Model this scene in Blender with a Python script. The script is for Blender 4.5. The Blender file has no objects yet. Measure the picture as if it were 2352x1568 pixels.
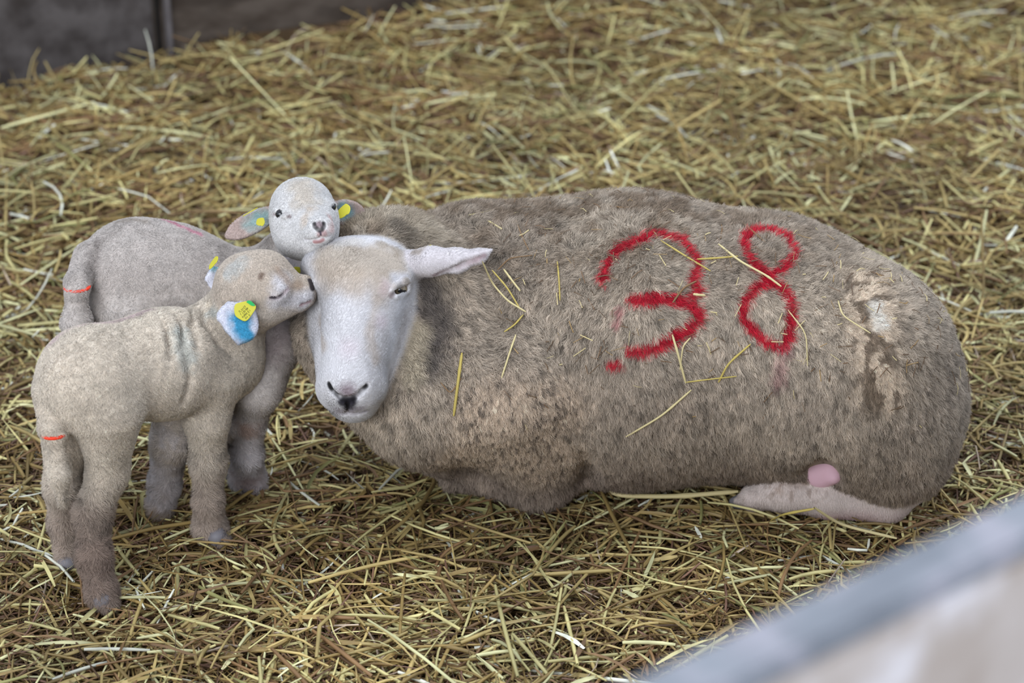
# A ewe and her two lambs on a straw bed in a barn pen.  All units are metres.
import bpy, math, numpy as np
from mathutils import Vector, Matrix, kdtree

SC = bpy.context.scene
COL = SC.collection

# ------------------------------------------------------------------ camera, light, exposure
PITCH = math.radians(27)
cam_d = bpy.data.cameras.new('camera')
cam_d.sensor_width = 36.0
cam_d.lens = 75.0
cam_d.clip_start = 0.05
cam_d.dof.use_dof = True
cam_d.dof.focus_distance = 3.03
cam_d.dof.aperture_fstop = 3.5
cam = bpy.data.objects.new('camera', cam_d)
cam.location = (0, -2.944, 1.7)
cam.rotation_euler = (math.pi / 2 - PITCH, 0, 0)
COL.objects.link(cam)
SC.camera = cam

world = bpy.data.worlds.new('overcast_daylight')
world.use_nodes = True
SC.world = world
bgn = world.node_tree.nodes['Background']
bgn.inputs['Color'].default_value = (0.76, 0.86, 1.0, 1)
bgn.inputs['Strength'].default_value = 1.2

def area(name, loc, target, sx, sy, power, color):
    l = bpy.data.lights.new(name, 'AREA')
    l.shape = 'RECTANGLE'; l.size = sx; l.size_y = sy; l.energy = power; l.color = color
    o = bpy.data.objects.new(name, l); o.location = loc
    d = Vector(target) - Vector(loc)
    o.rotation_euler = d.to_track_quat('-Z', 'Y').to_euler()
    COL.objects.link(o)
    return o
# daylight through the barn opening: high, behind and to the left of the camera, and through a roof light
area('barn_opening_daylight', (-1.9, -5.0, 2.5), (0, 0, 0.2), 4.5, 2.2, 235, (0.92, 0.96, 1.0))
area('roof_light_daylight', (0.8, 0.9, 4.2), (0, 0.1, 0), 2.6, 2.6, 95, (0.90, 0.95, 1.0))

SC.view_settings.view_transform = 'Standard'
SC.view_settings.look = 'None'
SC.view_settings.gamma = 1.0
SC.view_settings.use_curve_mapping = False
SC.view_settings.exposure = 0.08

# ------------------------------------------------------------------ helpers
def srgb(r, g, b):
    v = np.array([r, g, b], float) / 255.0
    return tuple(np.where(v <= 0.04045, v / 12.92, ((v + 0.055) / 1.055) ** 2.4))

def hash3(i, j, k, s):
    n = (i.astype(np.int64) * 73856093) ^ (j.astype(np.int64) * 19349663) ^ (k.astype(np.int64) * 83492791) ^ (s * 2654435761)
    n = (n ^ (n >> 13)) * 1274126177
    n = n & 0x7fffffff
    n = (n ^ (n >> 15)) & 0xffff
    return n.astype(np.float32) / 65535.0

def vnoise(p, freq, seed=0):
    q = p * freq
    i0 = np.floor(q).astype(np.int64); f = (q - i0).astype(np.float32); f = f * f * (3 - 2 * f)
    r = 0
    for a in (0, 1):
        wa = f[:, 0] if a else 1 - f[:, 0]
        for b in (0, 1):
            wb = f[:, 1] if b else 1 - f[:, 1]
            for c in (0, 1):
                wc = f[:, 2] if c else 1 - f[:, 2]
                r = r + wa * wb * wc * hash3(i0[:, 0] + a, i0[:, 1] + b, i0[:, 2] + c, seed)
    return r

def fbm(p, freq, seed=0, oct=3):
    r = 0; a = 0.5; t = 0
    for o in range(oct):
        r = r + a * vnoise(p, freq * 2 ** o, seed + o * 7); t += a; a *= 0.5
    return r / t

def smooth(x, a, b):
    t = np.clip((x - a) / (b - a), 0, 1)
    return t * t * (3 - 2 * t)

# <sdf>
def seg_dist(p, pts):
    """distance from points p to a polyline"""
    best = None
    pts = np.asarray(pts, np.float32)
    if len(pts) == 1:
        return np.linalg.norm(p - pts[0], axis=1)
    for a, b in zip(pts[:-1], pts[1:]):
        ab = b - a; L2 = max(float(ab @ ab), 1e-12)
        t = np.clip((p - a) @ ab / L2, 0, 1)
        d = np.linalg.norm(p - a - t[:, None] * ab, axis=1)
        best = d if best is None else np.minimum(best, d)
    return best

def unit(v):
    v = np.asarray(v, float); return v / np.linalg.norm(v)

def frame(u, n):
    """rows: along, side, normal"""
    u = unit(u); n = np.asarray(n, float); n = unit(n - u * (n @ u)); s = np.cross(n, u)
    return np.array([u, s, n], np.float32)

def cone(a, b, ra, rb, k=0.02, op=1):
    a = np.array(a, np.float32); b = np.array(b, np.float32)
    return dict(t='c', a=a, b=b, ra=ra, rb=rb, k=k, op=op, c=(a + b) / 2, R=float(np.linalg.norm(a - b)) / 2 + max(ra, rb))

def chain(pts, radii, k=0.02, op=1):
    return [cone(pts[i], pts[i + 1], radii[i], radii[i + 1], k, op) for i in range(len(pts) - 1)]

VIEWF = np.array([[1, 0, 0], [0, 0.454, 0.891], [0, -0.891, 0.454]], np.float32)   # faces south and tilted up: the way the heads face
def ell(c, r, k=0.02, op=1, M=None):
    c = np.array(c, np.float32)
    r = (r, r, r) if np.isscalar(r) else r
    return dict(t='e', c=c, r=np.array(r, np.float32), k=k, op=op, R=float(max(r)), M=VIEWF if M is None else M)

def leaf(a, b, n, W, th, cup=6.0, bend=0.0, k=0.008, prof=((0, .5), (.1, .72), (.25, .92), (.42, 1), (.58, .98), (.72, .88), (.84, .70), (.93, .45), (1, .1))):
    a = np.array(a, np.float32); b = np.array(b, np.float32); L = float(np.linalg.norm(b - a))
    return dict(t='l', a=a, L=L, M=frame(b - a, n), W=W, th=th, cup=cup, bend=bend, k=k, op=1, prof=prof, c=(a + b) / 2, R=L / 2 + W)

def prim_dist(q, p):
    if q['t'] == 'c':
        ab = q['b'] - q['a']; L2 = max(float(ab @ ab), 1e-12)
        pa = p - q['a']
        t = np.clip(pa @ ab / L2, 0, 1)
        d = pa - t[:, None] * ab
        return np.sqrt((d * d).sum(1)) - (q['ra'] + t * (q['rb'] - q['ra']))
    if q['t'] == 'e':
        l = (p - q['c']) @ q['M'].T
        k0 = np.sqrt(((l / q['r']) ** 2).sum(1)); k1 = np.sqrt(((l / q['r'] ** 2) ** 2).sum(1)) + 1e-9
        return k0 * (k0 - 1) / k1
    l = (p - q['a']) @ q['M'].T
    s = np.clip(l[:, 0] / q['L'], 0, 1)
    h = q['W'] * np.interp(s, [x for x, _ in q['prof']], [y for _, y in q['prof']]).astype(np.float32)
    w = l[:, 2] - q['cup'] * np.minimum(l[:, 1] ** 2, (q['W'] * 1.3) ** 2) + q['bend'] * s * s
    du = np.maximum(np.abs(l[:, 0] - q['L'] / 2) - q['L'] / 2, 0)
    dv = np.maximum(np.abs(l[:, 1]) - h, 0); dw = np.maximum(np.abs(w) - q['th'] * .2, 0)
    return np.sqrt(du * du + dv * dv + dw * dw) - q['th']

def sdf_eval(prims, p):
    d = np.full(len(p), 10.0, np.float32)
    for q in prims:
        e = prim_dist(q, p); k = q['k']
        if q['op'] > 0:
            h = np.clip(0.5 + 0.5 * (d - e) / k, 0, 1)
            d = d * (1 - h) + e * h - k * h * (1 - h)
        else:
            h = np.clip(0.5 - 0.5 * (d + e) / k, 0, 1)
            d = d * (1 - h) - e * h + k * h * (1 - h)
    return d

# ---- the ewe, lying
EWE = []
EWE += [cone((-0.0438, -0.0404, 0.2399), (0.1817, -0.0476, 0.2257), .191, .215, .05),
        cone((0.1817, -0.0476, 0.2257), (0.3795, -0.0613, 0.2208), .215, .192, .04),
        cone((0.3795, -0.0613, 0.2208), (0.4891, -0.1129, 0.2077), .192, .174, .04),
        ell((0.5685, -0.1610, 0.1574), .094, .06),
        cone((0.5151, -0.1687, 0.2745), (0.5713, -0.1847, 0.1000), .105, .070, .04),
        # chest and folded forelegs
        ell((-0.1224, -0.1800, 0.2082), .110, .05),
        cone((-0.1084, -0.1153, 0.2030), (-0.1033, -0.1188, 0.1000), .11, .055, .05),
        cone((-0.0070, -0.2064, 0.2225), (0.0389, -0.1530, 0.0550), .092, .048, .05),
        cone((0.0423, -0.1491, 0.0450), (-0.0573, -0.1230, 0.0450), .040, .032, .03),
        cone((-0.0575, -0.1144, 0.0400), (-0.0912, -0.1108, 0.0200), .022, .016, .015)]
# neck ruff
EWE += [cone((-0.1627, -0.0499, 0.2432), (-0.0438, -0.0440, 0.2328), .14, .17, .03),
        ell((-0.1756, -0.0968, 0.2944), (.138, .155, .135), .012),
        cone((-0.2394, -0.1571, 0.2972), (-0.1948, -0.1860, 0.2404), .075, .075, .03)]
# carve the groin, then the lying hind leg
EWE += [cone((0.4591, -0.2572, 0.1668), (0.4501, -0.2612, 0.1040), .008, .042, .012, -1)]
EWE += chain([(0.5842, -0.2062, 0.0600), (0.5606, -0.2007, 0.0400), (0.4724, -0.1989, 0.0450), (0.4104, -0.1954, 0.0520), (0.3636, -0.1854, 0.0300), (0.3420, -0.1770, 0.0180)],
             [.030, .036, .034, .033, .017, .006], .010)
# head
EH = [ell((-0.2173, -0.1773, 0.3898), (.069, .056, .075), .02),
      ell((-0.2269, -0.1733, 0.4086), (.074, .038, .05), .02),
      cone((-0.2141, -0.2286, 0.3882), (-0.2254, -0.3059, 0.3025), .054, .040, .02),
      cone((-0.1942, -0.1890, 0.3448), (-0.2214, -0.2726, 0.2688), .048, .033, .02),
      cone((-0.2456, -0.1918, 0.3392), (-0.2412, -0.2726, 0.2688), .042, .034, .02),
      cone((-0.1883, -0.2176, 0.3657), (-0.2115, -0.2759, 0.3019), .030, .024, .035),
      ell((-0.2252, -0.3030, 0.2795), (.047, .034, .043), .018),
      ell((-0.2237, -0.2940, 0.2488), (.031, .023, .034), .012),
      ell((-0.1686, -0.2074, 0.4055), (.024, .013, .02), .02),
      ell((-0.2684, -0.2066, 0.3982), (.02, .012, .02), .01),
      ell((-0.1594, -0.2340, 0.4018), (.0135, .010, .012), .005, -1)]
EH += chain([(-0.1432, -0.1761, 0.4140), (-0.1152, -0.1881, 0.4237), (-0.0779, -0.1920, 0.4269), (-0.0469, -0.1938, 0.4345), (-0.0296, -0.1944, 0.4443)],
            [.019, .0185, .015, .008, .002], .012)
EH += chain([(-0.1082, -0.2184, 0.4147), (-0.0712, -0.2176, 0.4252), (-0.0357, -0.2045, 0.4421)], [.003, .006, .002], .006, -1)
EH += [leaf((-0.2951, -0.1444, 0.3882), (-0.3679, -0.1134, 0.3610), (0.1, -.9, .4), .024, .004)]
EWE += EH
# ---- lamb in front
LAMB_A = [ell((-0.5878, -0.3594, 0.3187), (.063, .067, .065), .03),
          cone((-0.5725, -0.3368, 0.3189), (-0.4906, -0.2674, 0.3009), .068, .071, .03),
          cone((-0.4906, -0.2674, 0.3009), (-0.4329, -0.2166, 0.2906), .071, .062, .03),
          cone((-0.4281, -0.2028, 0.2955), (-0.3897, -0.1951, 0.3547), .056, .044, .03),
          ell((-0.4086, -0.2062, 0.2668), .042, .03)]
LAMB_A += chain([(-0.5571, -0.3727, 0.2816), (-0.5669, -0.3591, 0.1800), (-0.5926, -0.3673, 0.1150), (-0.5904, -0.3973, 0.0600), (-0.5773, -0.4249, 0.0160), (-0.5671, -0.4381, 0.0080)],
                [.048, .024, .0205, .0185, .0165, .009], .02)
LAMB_A += chain([(-0.6220, -0.3199, 0.2420), (-0.6382, -0.3421, 0.1450), (-0.6444, -0.3205, 0.0700), (-0.6446, -0.3274, 0.0150)], [.042, .019, .017, .015], .02)
LAMB_A += chain([(-0.4320, -0.2493, 0.2704), (-0.4398, -0.2587, 0.2080), (-0.4436, -0.2491, 0.1300), (-0.4474, -0.2519, 0.0650), (-0.4487, -0.2466, 0.0150), (-0.4315, -0.2636, 0.0090)],
                [.046, .029, .020, .0155, .019, .011], .018)
LAMB_A += chain([(-0.4941, -0.1976, 0.2177), (-0.5000, -0.2265, 0.1500), (-0.5204, -0.1936, 0.0600), (-0.5314, -0.1860, 0.0150)], [.035, .023, .017, .019], .018)
LAMB_A += chain([(-0.6351, -0.3692, 0.3104), (-0.6259, -0.4054, 0.2725), (-0.6224, -0.4094, 0.2646), (-0.6213, -0.4164, 0.2068), (-0.6219, -0.4178, 0.1601)],
                [.020, .017, .010, .012, .004], .012)
LAMB_AH = [ell((-0.3760, -0.2080, 0.3955), (.046, .046, .046), .02),
           ell((-0.3467, -0.2195, 0.4125), (.036, .038, .036), .02),
           cone((-0.3369, -0.2279, 0.3961), (-0.2983, -0.2199, 0.3943), .034, .019, .02),
           cone((-0.3562, -0.2212, 0.3696), (-0.3045, -0.2277, 0.3789), .034, .013, .02),
           cone((-0.2911, -0.2158, 0.3978), (-0.2909, -0.2207, 0.3927), .011, .011, .01),
           cone((-0.2983, -0.2269, 0.3806), (-0.2899, -0.2239, 0.3819), .009, .008, .008),
           ell((-0.3260, -0.2514, 0.4074), .0125, .012),
           leaf((-0.3832, -0.2611, 0.3904), (-0.3805, -0.3111, 0.3585), (0.25, -.85, .3), .0265, .0032, -4.0, .004),
           leaf((-0.4160, -0.1677, 0.3866), (-0.4371, -0.1767, 0.3909), (0.1, -.8, .5), .014, .003, 6.0)]
LAMB_A += LAMB_AH
# ---- lamb behind
LAMB_B = [ell((-0.5590, -0.0772, 0.3439), (.086, .084, .08), .03),
          cone((-0.5473, -0.0787, 0.3410), (-0.5036, -0.0717, 0.3326), .082, .080, .03),
          cone((-0.5036, -0.0717, 0.3326), (-0.4206, -0.0724, 0.3092), .080, .073, .03),
          cone((-0.3815, -0.0739, 0.3063), (-0.3320, -0.0700, 0.3690), .058, .046, .03),
          cone((-0.3998, -0.0917, 0.2933), (-0.3573, -0.1243, 0.2734), .06, .048, .03)]
LAMB_B += chain([(-0.3576, -0.1509, 0.2653), (-0.3730, -0.1859, 0.2187), (-0.3944, -0.1543, 0.1500), (-0.4015, -0.1436, 0.0800), (-0.4088, -0.1035, 0.0180), (-0.3968, -0.1123, 0.0100)],
                [.043, .033, .022, .0175, .022, .014], .018)
LAMB_B += chain([(-0.4048, -0.0797, 0.2288), (-0.4367, -0.1543, 0.1500), (-0.4713, -0.0785, 0.0150)], [.04, .022, .018], .018)
LAMB_B += chain([(-0.5631, -0.1187, 0.3066), (-0.6102, -0.1585, 0.1300), (-0.6320, -0.1440, 0.0150)], [.062, .022, .018], .02)
LAMB_B += chain([(-0.5949, -0.0738, 0.2845), (-0.6558, -0.1894, 0.1400), (-0.6940, -0.1116, 0.0150)], [.055, .020, .018], .02)
LAMB_B += chain([(-0.6203, -0.0995, 0.3883), (-0.6273, -0.1615, 0.3768), (-0.6265, -0.1756, 0.3710), (-0.6306, -0.1796, 0.3191), (-0.6301, -0.1865, 0.2836)], [.022, .015, .012, .020, .008], .012)
LAMB_BH = [ell((-0.3069, -0.0756, 0.4572), (.0455, .044, .052), .02),
           ell((-0.3189, -0.1066, 0.4403), (.030, .038, .035), .02),
           cone((-0.2959, -0.1175, 0.4520), (-0.2745, -0.1675, 0.4619), .037, .0215, .016),
           ell((-0.2946, -0.1301, 0.4273), (.034, .026, .036), .02),
           ell((-0.2798, -0.1603, 0.4362), (.021, .0155, .022), .009),
           ell((-0.2718, -0.1129, 0.4500), (.018, .030, .03), .02),
           ell((-0.3328, -0.1244, 0.4694), (.0110, .0055, .011), .004, -1),
           ell((-0.2591, -0.1100, 0.4734), (.006, .0060, .011), .004, -1),
           leaf((-0.3513, -0.0693, 0.4475), (-0.4151, -0.1035, 0.4244), (0.15, -.65, .6), .0135, .0028, 10.0),
           leaf((-0.2632, -0.0676, 0.4509), (-0.2173, -0.0550, 0.4315), (-.1, -.8, .5), .017, .0030, 8.0)]
LAMB_B += LAMB_BH
# </sdf>

# ------------------------------------------------------------------ sculpting: signed distance -> one continuous mesh
def axis(segs):
    out = []
    for a, b, h in segs:
        n = max(1, int(round((b - a) / h))); out.append(np.linspace(a, b, n, endpoint=False))
    out.append(np.array([segs[-1][1]]))
    return np.concatenate(out).astype(np.float32)

def surface(prims, ax, B=8):
    ax = [np.append(a, a[-1] + (a[-1] - a[-2]) * np.arange(1, 1 + (-(len(a))) % B)).astype(np.float32) for a in ax]
    n = [len(a) for a in ax]; nb = [m // B for m in n]
    lo = [a[::B] for a in ax]; hi = [a[B - 1::B] for a in ax]
    cc = np.stack(np.meshgrid(*[(l + h) / 2 for l, h in zip(lo, hi)], indexing='ij'), -1).reshape(-1, 3)
    hh = np.stack(np.meshgrid(*[(h - l) / 2 for l, h in zip(lo, hi)], indexing='ij'), -1).reshape(-1, 3)
    rad = np.linalg.norm(hh, axis=1) * 1.35 + 0.006
    dc = sdf_eval(prims, cc)
    V = np.empty((nb[0], nb[1], nb[2], B, B, B), np.float32)
    Vf = V.reshape(-1, B * B * B); Vf[:] = np.sign(dc)[:, None]
    act = np.nonzero(np.abs(dc) < rad)[0]
    # group active blocks by super-block so that far primitives can be skipped
    bi = np.stack(np.unravel_index(act, nb), 1)
    key = (bi[:, 0] // 3) * 10000 + (bi[:, 1] // 3) * 100 + bi[:, 2] // 3
    order = np.argsort(key, kind='stable'); act = act[order]; bi = bi[order]; key = key[order]
    cuts = np.nonzero(np.diff(key))[0] + 1
    for grp in np.split(np.arange(len(act)), cuts):
        b = bi[grp]
        pts = np.empty((len(grp), B, B, B, 3), np.float32)
        for a in range(3):
            g = ax[a].reshape(-1, B)[b[:, a]]
            sh = [len(grp), 1, 1, 1]; sh[a + 1] = B
            pts[..., a] = g.reshape(sh)
        pts = pts.reshape(-1, 3)
        c = (pts.min(0) + pts.max(0)) / 2; R = np.linalg.norm(pts.max(0) - c)
        near = [q for q in prims if np.linalg.norm(q['c'] - c) < R + q['R'] + q['k'] + 0.03]
        Vf[act[grp]] = sdf_eval(near, pts).reshape(len(grp), -1)
    V = V.transpose(0, 3, 1, 4, 2, 5).reshape(n)
    ins = V < 0
    X, Y, Z = n
    cell = np.zeros((X - 1, Y - 1, Z - 1), np.uint8)
    for a in (0, 1):
        for b in (0, 1):
            for c in (0, 1):
                cell += ins[a:X - 1 + a, b:Y - 1 + b, c:Z - 1 + c]
    ci = np.argwhere((cell > 0) & (cell < 8))
    idx = np.full(cell.shape, -1, np.int32); idx[tuple(ci.T)] = np.arange(len(ci))
    acc = np.zeros((len(ci), 3)); cnt = np.zeros(len(ci))
    i, j, k = ci.T
    offs = [(a, b, c) for a in (0, 1) for b in (0, 1) for c in (0, 1)]
    for o in offs:
        for d in range(3):
            if o[d]: continue
            q = list(o); q[d] = 1
            v0 = V[i + o[0], j + o[1], k + o[2]]; v1 = V[i + q[0], j + q[1], k + q[2]]
            m = (v0 < 0) != (v1 < 0)
            t = np.where(m, v0 / np.where(m, v0 - v1, 1), 0)
            p0 = np.stack([ax[0][i + o[0]], ax[1][j + o[1]], ax[2][k + o[2]]], 1)
            p1 = np.stack([ax[0][i + q[0]], ax[1][j + q[1]], ax[2][k + q[2]]], 1)
            acc += (p0 + (p1 - p0) * t[:, None]) * m[:, None]; cnt += m
    verts = acc / cnt[:, None]
    quads = []
    for d in range(3):
        a, b = [(1, 2), (2, 0), (0, 1)][d]
        sl0 = [slice(None)] * 3; sl1 = [slice(None)] * 3
        sl0[d] = slice(0, n[d] - 1); sl1[d] = slice(1, n[d])
        A = ins[tuple(sl0)]; Bm = ins[tuple(sl1)]
        for flip in (0, 1):
            e = np.argwhere((A & ~Bm) if not flip else (~A & Bm))
            e = e[(e[:, a] > 0) & (e[:, b] > 0) & (e[:, a] < n[a] - 1) & (e[:, b] < n[b] - 1)]
            def at_(da, db):
                q = e.copy(); q[:, a] -= da; q[:, b] -= db
                return idx[tuple(q.T)]
            Q = np.stack([at_(1, 1), at_(0, 1), at_(0, 0), at_(1, 0)], 1)
            if flip: Q = Q[:, ::-1]
            quads.append(Q)
    return verts.astype(np.float32), np.concatenate(quads)

def drop_bits(verts, quads, keep=1):
    """keep only the largest connected shell"""
    lab = np.arange(len(verts))
    while True:
        m = lab[quads].min(1)
        new = lab.copy(); np.minimum.at(new, quads.ravel(), np.repeat(m, 4))
        new = new[new]
        if (new == lab).all(): break
        lab = new
    u, c = np.unique(lab, return_counts=True)
    big = u[np.argmax(c)]
    kv = lab == big
    re = np.cumsum(kv) - 1
    return verts[kv], re[quads[kv[quads[:, 0]]]]

def vnormals(verts, quads):
    d1 = verts[quads[:, 2]] - verts[quads[:, 0]]; d2 = verts[quads[:, 3]] - verts[quads[:, 1]]
    fn = np.cross(d1, d2)
    vn = np.zeros_like(verts)
    for c in range(quads.shape[1]): np.add.at(vn, quads[:, c], fn)
    return (vn / (np.linalg.norm(vn, axis=1)[:, None] + 1e-12)).astype(np.float32)

def np_mesh(name, verts, faces, mat, parent=None, cols=None, smooth_=True):
    me = bpy.data.meshes.new(name)
    faces = np.asarray(faces); k = faces.shape[1]
    me.vertices.add(len(verts)); me.vertices.foreach_set('co', np.asarray(verts, np.float32).ravel())
    me.loops.add(faces.size); me.loops.foreach_set('vertex_index', faces.astype(np.int32).ravel())
    me.polygons.add(len(faces)); me.polygons.foreach_set('loop_start', np.arange(0, faces.size, k, dtype=np.int32))
    if smooth_: me.polygons.foreach_set('use_smooth', np.ones(len(faces), bool))
    me.update(calc_edges=True)
    if cols is not None:
        at = me.attributes.new('col', 'FLOAT_COLOR', 'POINT')
        at.data.foreach_set('color', np.concatenate([cols, np.ones((len(cols), 1))], 1).astype(np.float32).ravel())
    me.materials.append(mat)
    o = bpy.data.objects.new(name, me); COL.objects.link(o)
    if parent: o.parent = parent
    return o

def tag(o, label=None, cat=None, group=None, kind=None):
    for k, v in (('label', label), ('category', cat), ('group', group), ('kind', kind)):
        if v: o[k] = v
    return o

# ------------------------------------------------------------------ materials
def mat(name, color=None, rough=0.8, attr=None, spec=0.3, transl=0.0, metal=0.0, coat=0.0):
    m = bpy.data.materials.new(name); m.use_nodes = True
    nt = m.node_tree; b = nt.nodes['Principled BSDF']
    b.inputs['Roughness'].default_value = rough
    b.inputs['Specular IOR Level'].default_value = spec
    b.inputs['Metallic'].default_value = metal
    b.inputs['Coat Weight'].default_value = coat
    if color: b.inputs['Base Color'].default_value = (*color, 1)
    if attr:
        a = nt.nodes.new('ShaderNodeAttribute'); a.attribute_name = attr
        nt.links.new(a.outputs['Color'], b.inputs['Base Color'])
    return m

def noise_mat(name, c1, c2, scale, rough=0.9, bump=0.3, c3=None, scale3=3.0, stretch=(1, 1, 1), spec=0.2, detail=6):
    m = bpy.data.materials.new(name); m.use_nodes = True
    nt = m.node_tree; N = nt.nodes; L = nt.links; b = N['Principled BSDF']
    b.inputs['Roughness'].default_value = rough; b.inputs['Specular IOR Level'].default_value = spec
    tc = N.new('ShaderNodeTexCoord'); mp = N.new('ShaderNodeMapping'); mp.inputs['Scale'].default_value = stretch
    L.new(tc.outputs['Object'], mp.inputs['Vector'])
    n = N.new('ShaderNodeTexNoise'); n.inputs['Scale'].default_value = scale; n.inputs['Detail'].default_value = detail
    L.new(mp.outputs[0], n.inputs['Vector'])
    r = N.new('ShaderNodeValToRGB'); r.color_ramp.elements[0].position = 0.35; r.color_ramp.elements[1].position = 0.65
    r.color_ramp.elements[0].color = (*c1, 1); r.color_ramp.elements[1].color = (*c2, 1)
    L.new(n.outputs['Fac'], r.inputs['Fac'])
    out = r.outputs['Color']
    if c3:
        n3 = N.new('ShaderNodeTexNoise'); n3.inputs['Scale'].default_value = scale3; n3.inputs['Detail'].default_value = 3
        L.new(mp.outputs[0], n3.inputs['Vector'])
        r3 = N.new('ShaderNodeValToRGB'); r3.color_ramp.elements[0].position = 0.5; r3.color_ramp.elements[1].position = 0.66
        L.new(n3.outputs['Fac'], r3.inputs['Fac'])
        mx = N.new('ShaderNodeMix'); mx.data_type = 'RGBA'
        L.new(r3.outputs['Color'], mx.inputs['Factor']); L.new(out, mx.inputs[6]); mx.inputs[7].default_value = (*c3, 1)
        out = mx.outputs[2]
    L.new(out, b.inputs['Base Color'])
    if bump:
        bp = N.new('ShaderNodeBump'); bp.inputs['Strength'].default_value = bump; bp.inputs['Distance'].default_value = 0.01
        L.new(n.outputs['Fac'], bp.inputs['Height']); L.new(bp.outputs[0], b.inputs['Normal'])
    return m

def hair_mat(name, geo=0.35):
    """diffuse wool: shaded mostly with the direction the skin faces under it"""
    m = bpy.data.materials.new(name); m.use_nodes = True
    nt = m.node_tree; N = nt.nodes; L = nt.links; b = N['Principled BSDF']
    b.inputs['Roughness'].default_value = 0.75; b.inputs['Specular IOR Level'].default_value = 0.18
    a = N.new('ShaderNodeAttribute'); a.attribute_name = 'col'; L.new(a.outputs['Color'], b.inputs['Base Color'])
    n = N.new('ShaderNodeAttribute'); n.attribute_name = 'nrm'
    g = N.new('ShaderNodeNewGeometry')
    s = N.new('ShaderNodeVectorMath'); s.operation = 'SCALE'; s.inputs['Scale'].default_value = geo
    L.new(g.outputs['Normal'], s.inputs[0])
    ad = N.new('ShaderNodeVectorMath'); ad.operation = 'ADD'
    L.new(n.outputs['Vector'], ad.inputs[0]); L.new(s.outputs[0], ad.inputs[1])
    nm = N.new('ShaderNodeVectorMath'); nm.operation = 'NORMALIZE'
    L.new(ad.outputs[0], nm.inputs[0]); L.new(nm.outputs[0], b.inputs['Normal'])
    return m

M_SKIN = mat('skin_under_wool', attr='col', rough=0.85, spec=0.2)
M_HAIR = hair_mat('wool_fibre')
M_EYE = mat('wet_eye', attr='col', rough=0.12, spec=0.6)
M_TAG = mat('yellow_tag_plastic', srgb(190, 182, 52), 0.5)
M_GREEN = mat('green_marker', srgb(30, 160, 80), 0.6)
M_INK = mat('black_print', srgb(60, 60, 20), 0.6)
M_RING = mat('orange_rubber_ring', srgb(230, 60, 30), 0.5)
M_PINK = mat('pink_udder_skin', srgb(212, 172, 184), 0.7)
M_HOOF = mat('grey_hoof_horn', srgb(112, 108, 112), 0.5)
M_STRAW = mat('straw', attr='col', rough=0.5, spec=0.35)

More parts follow.
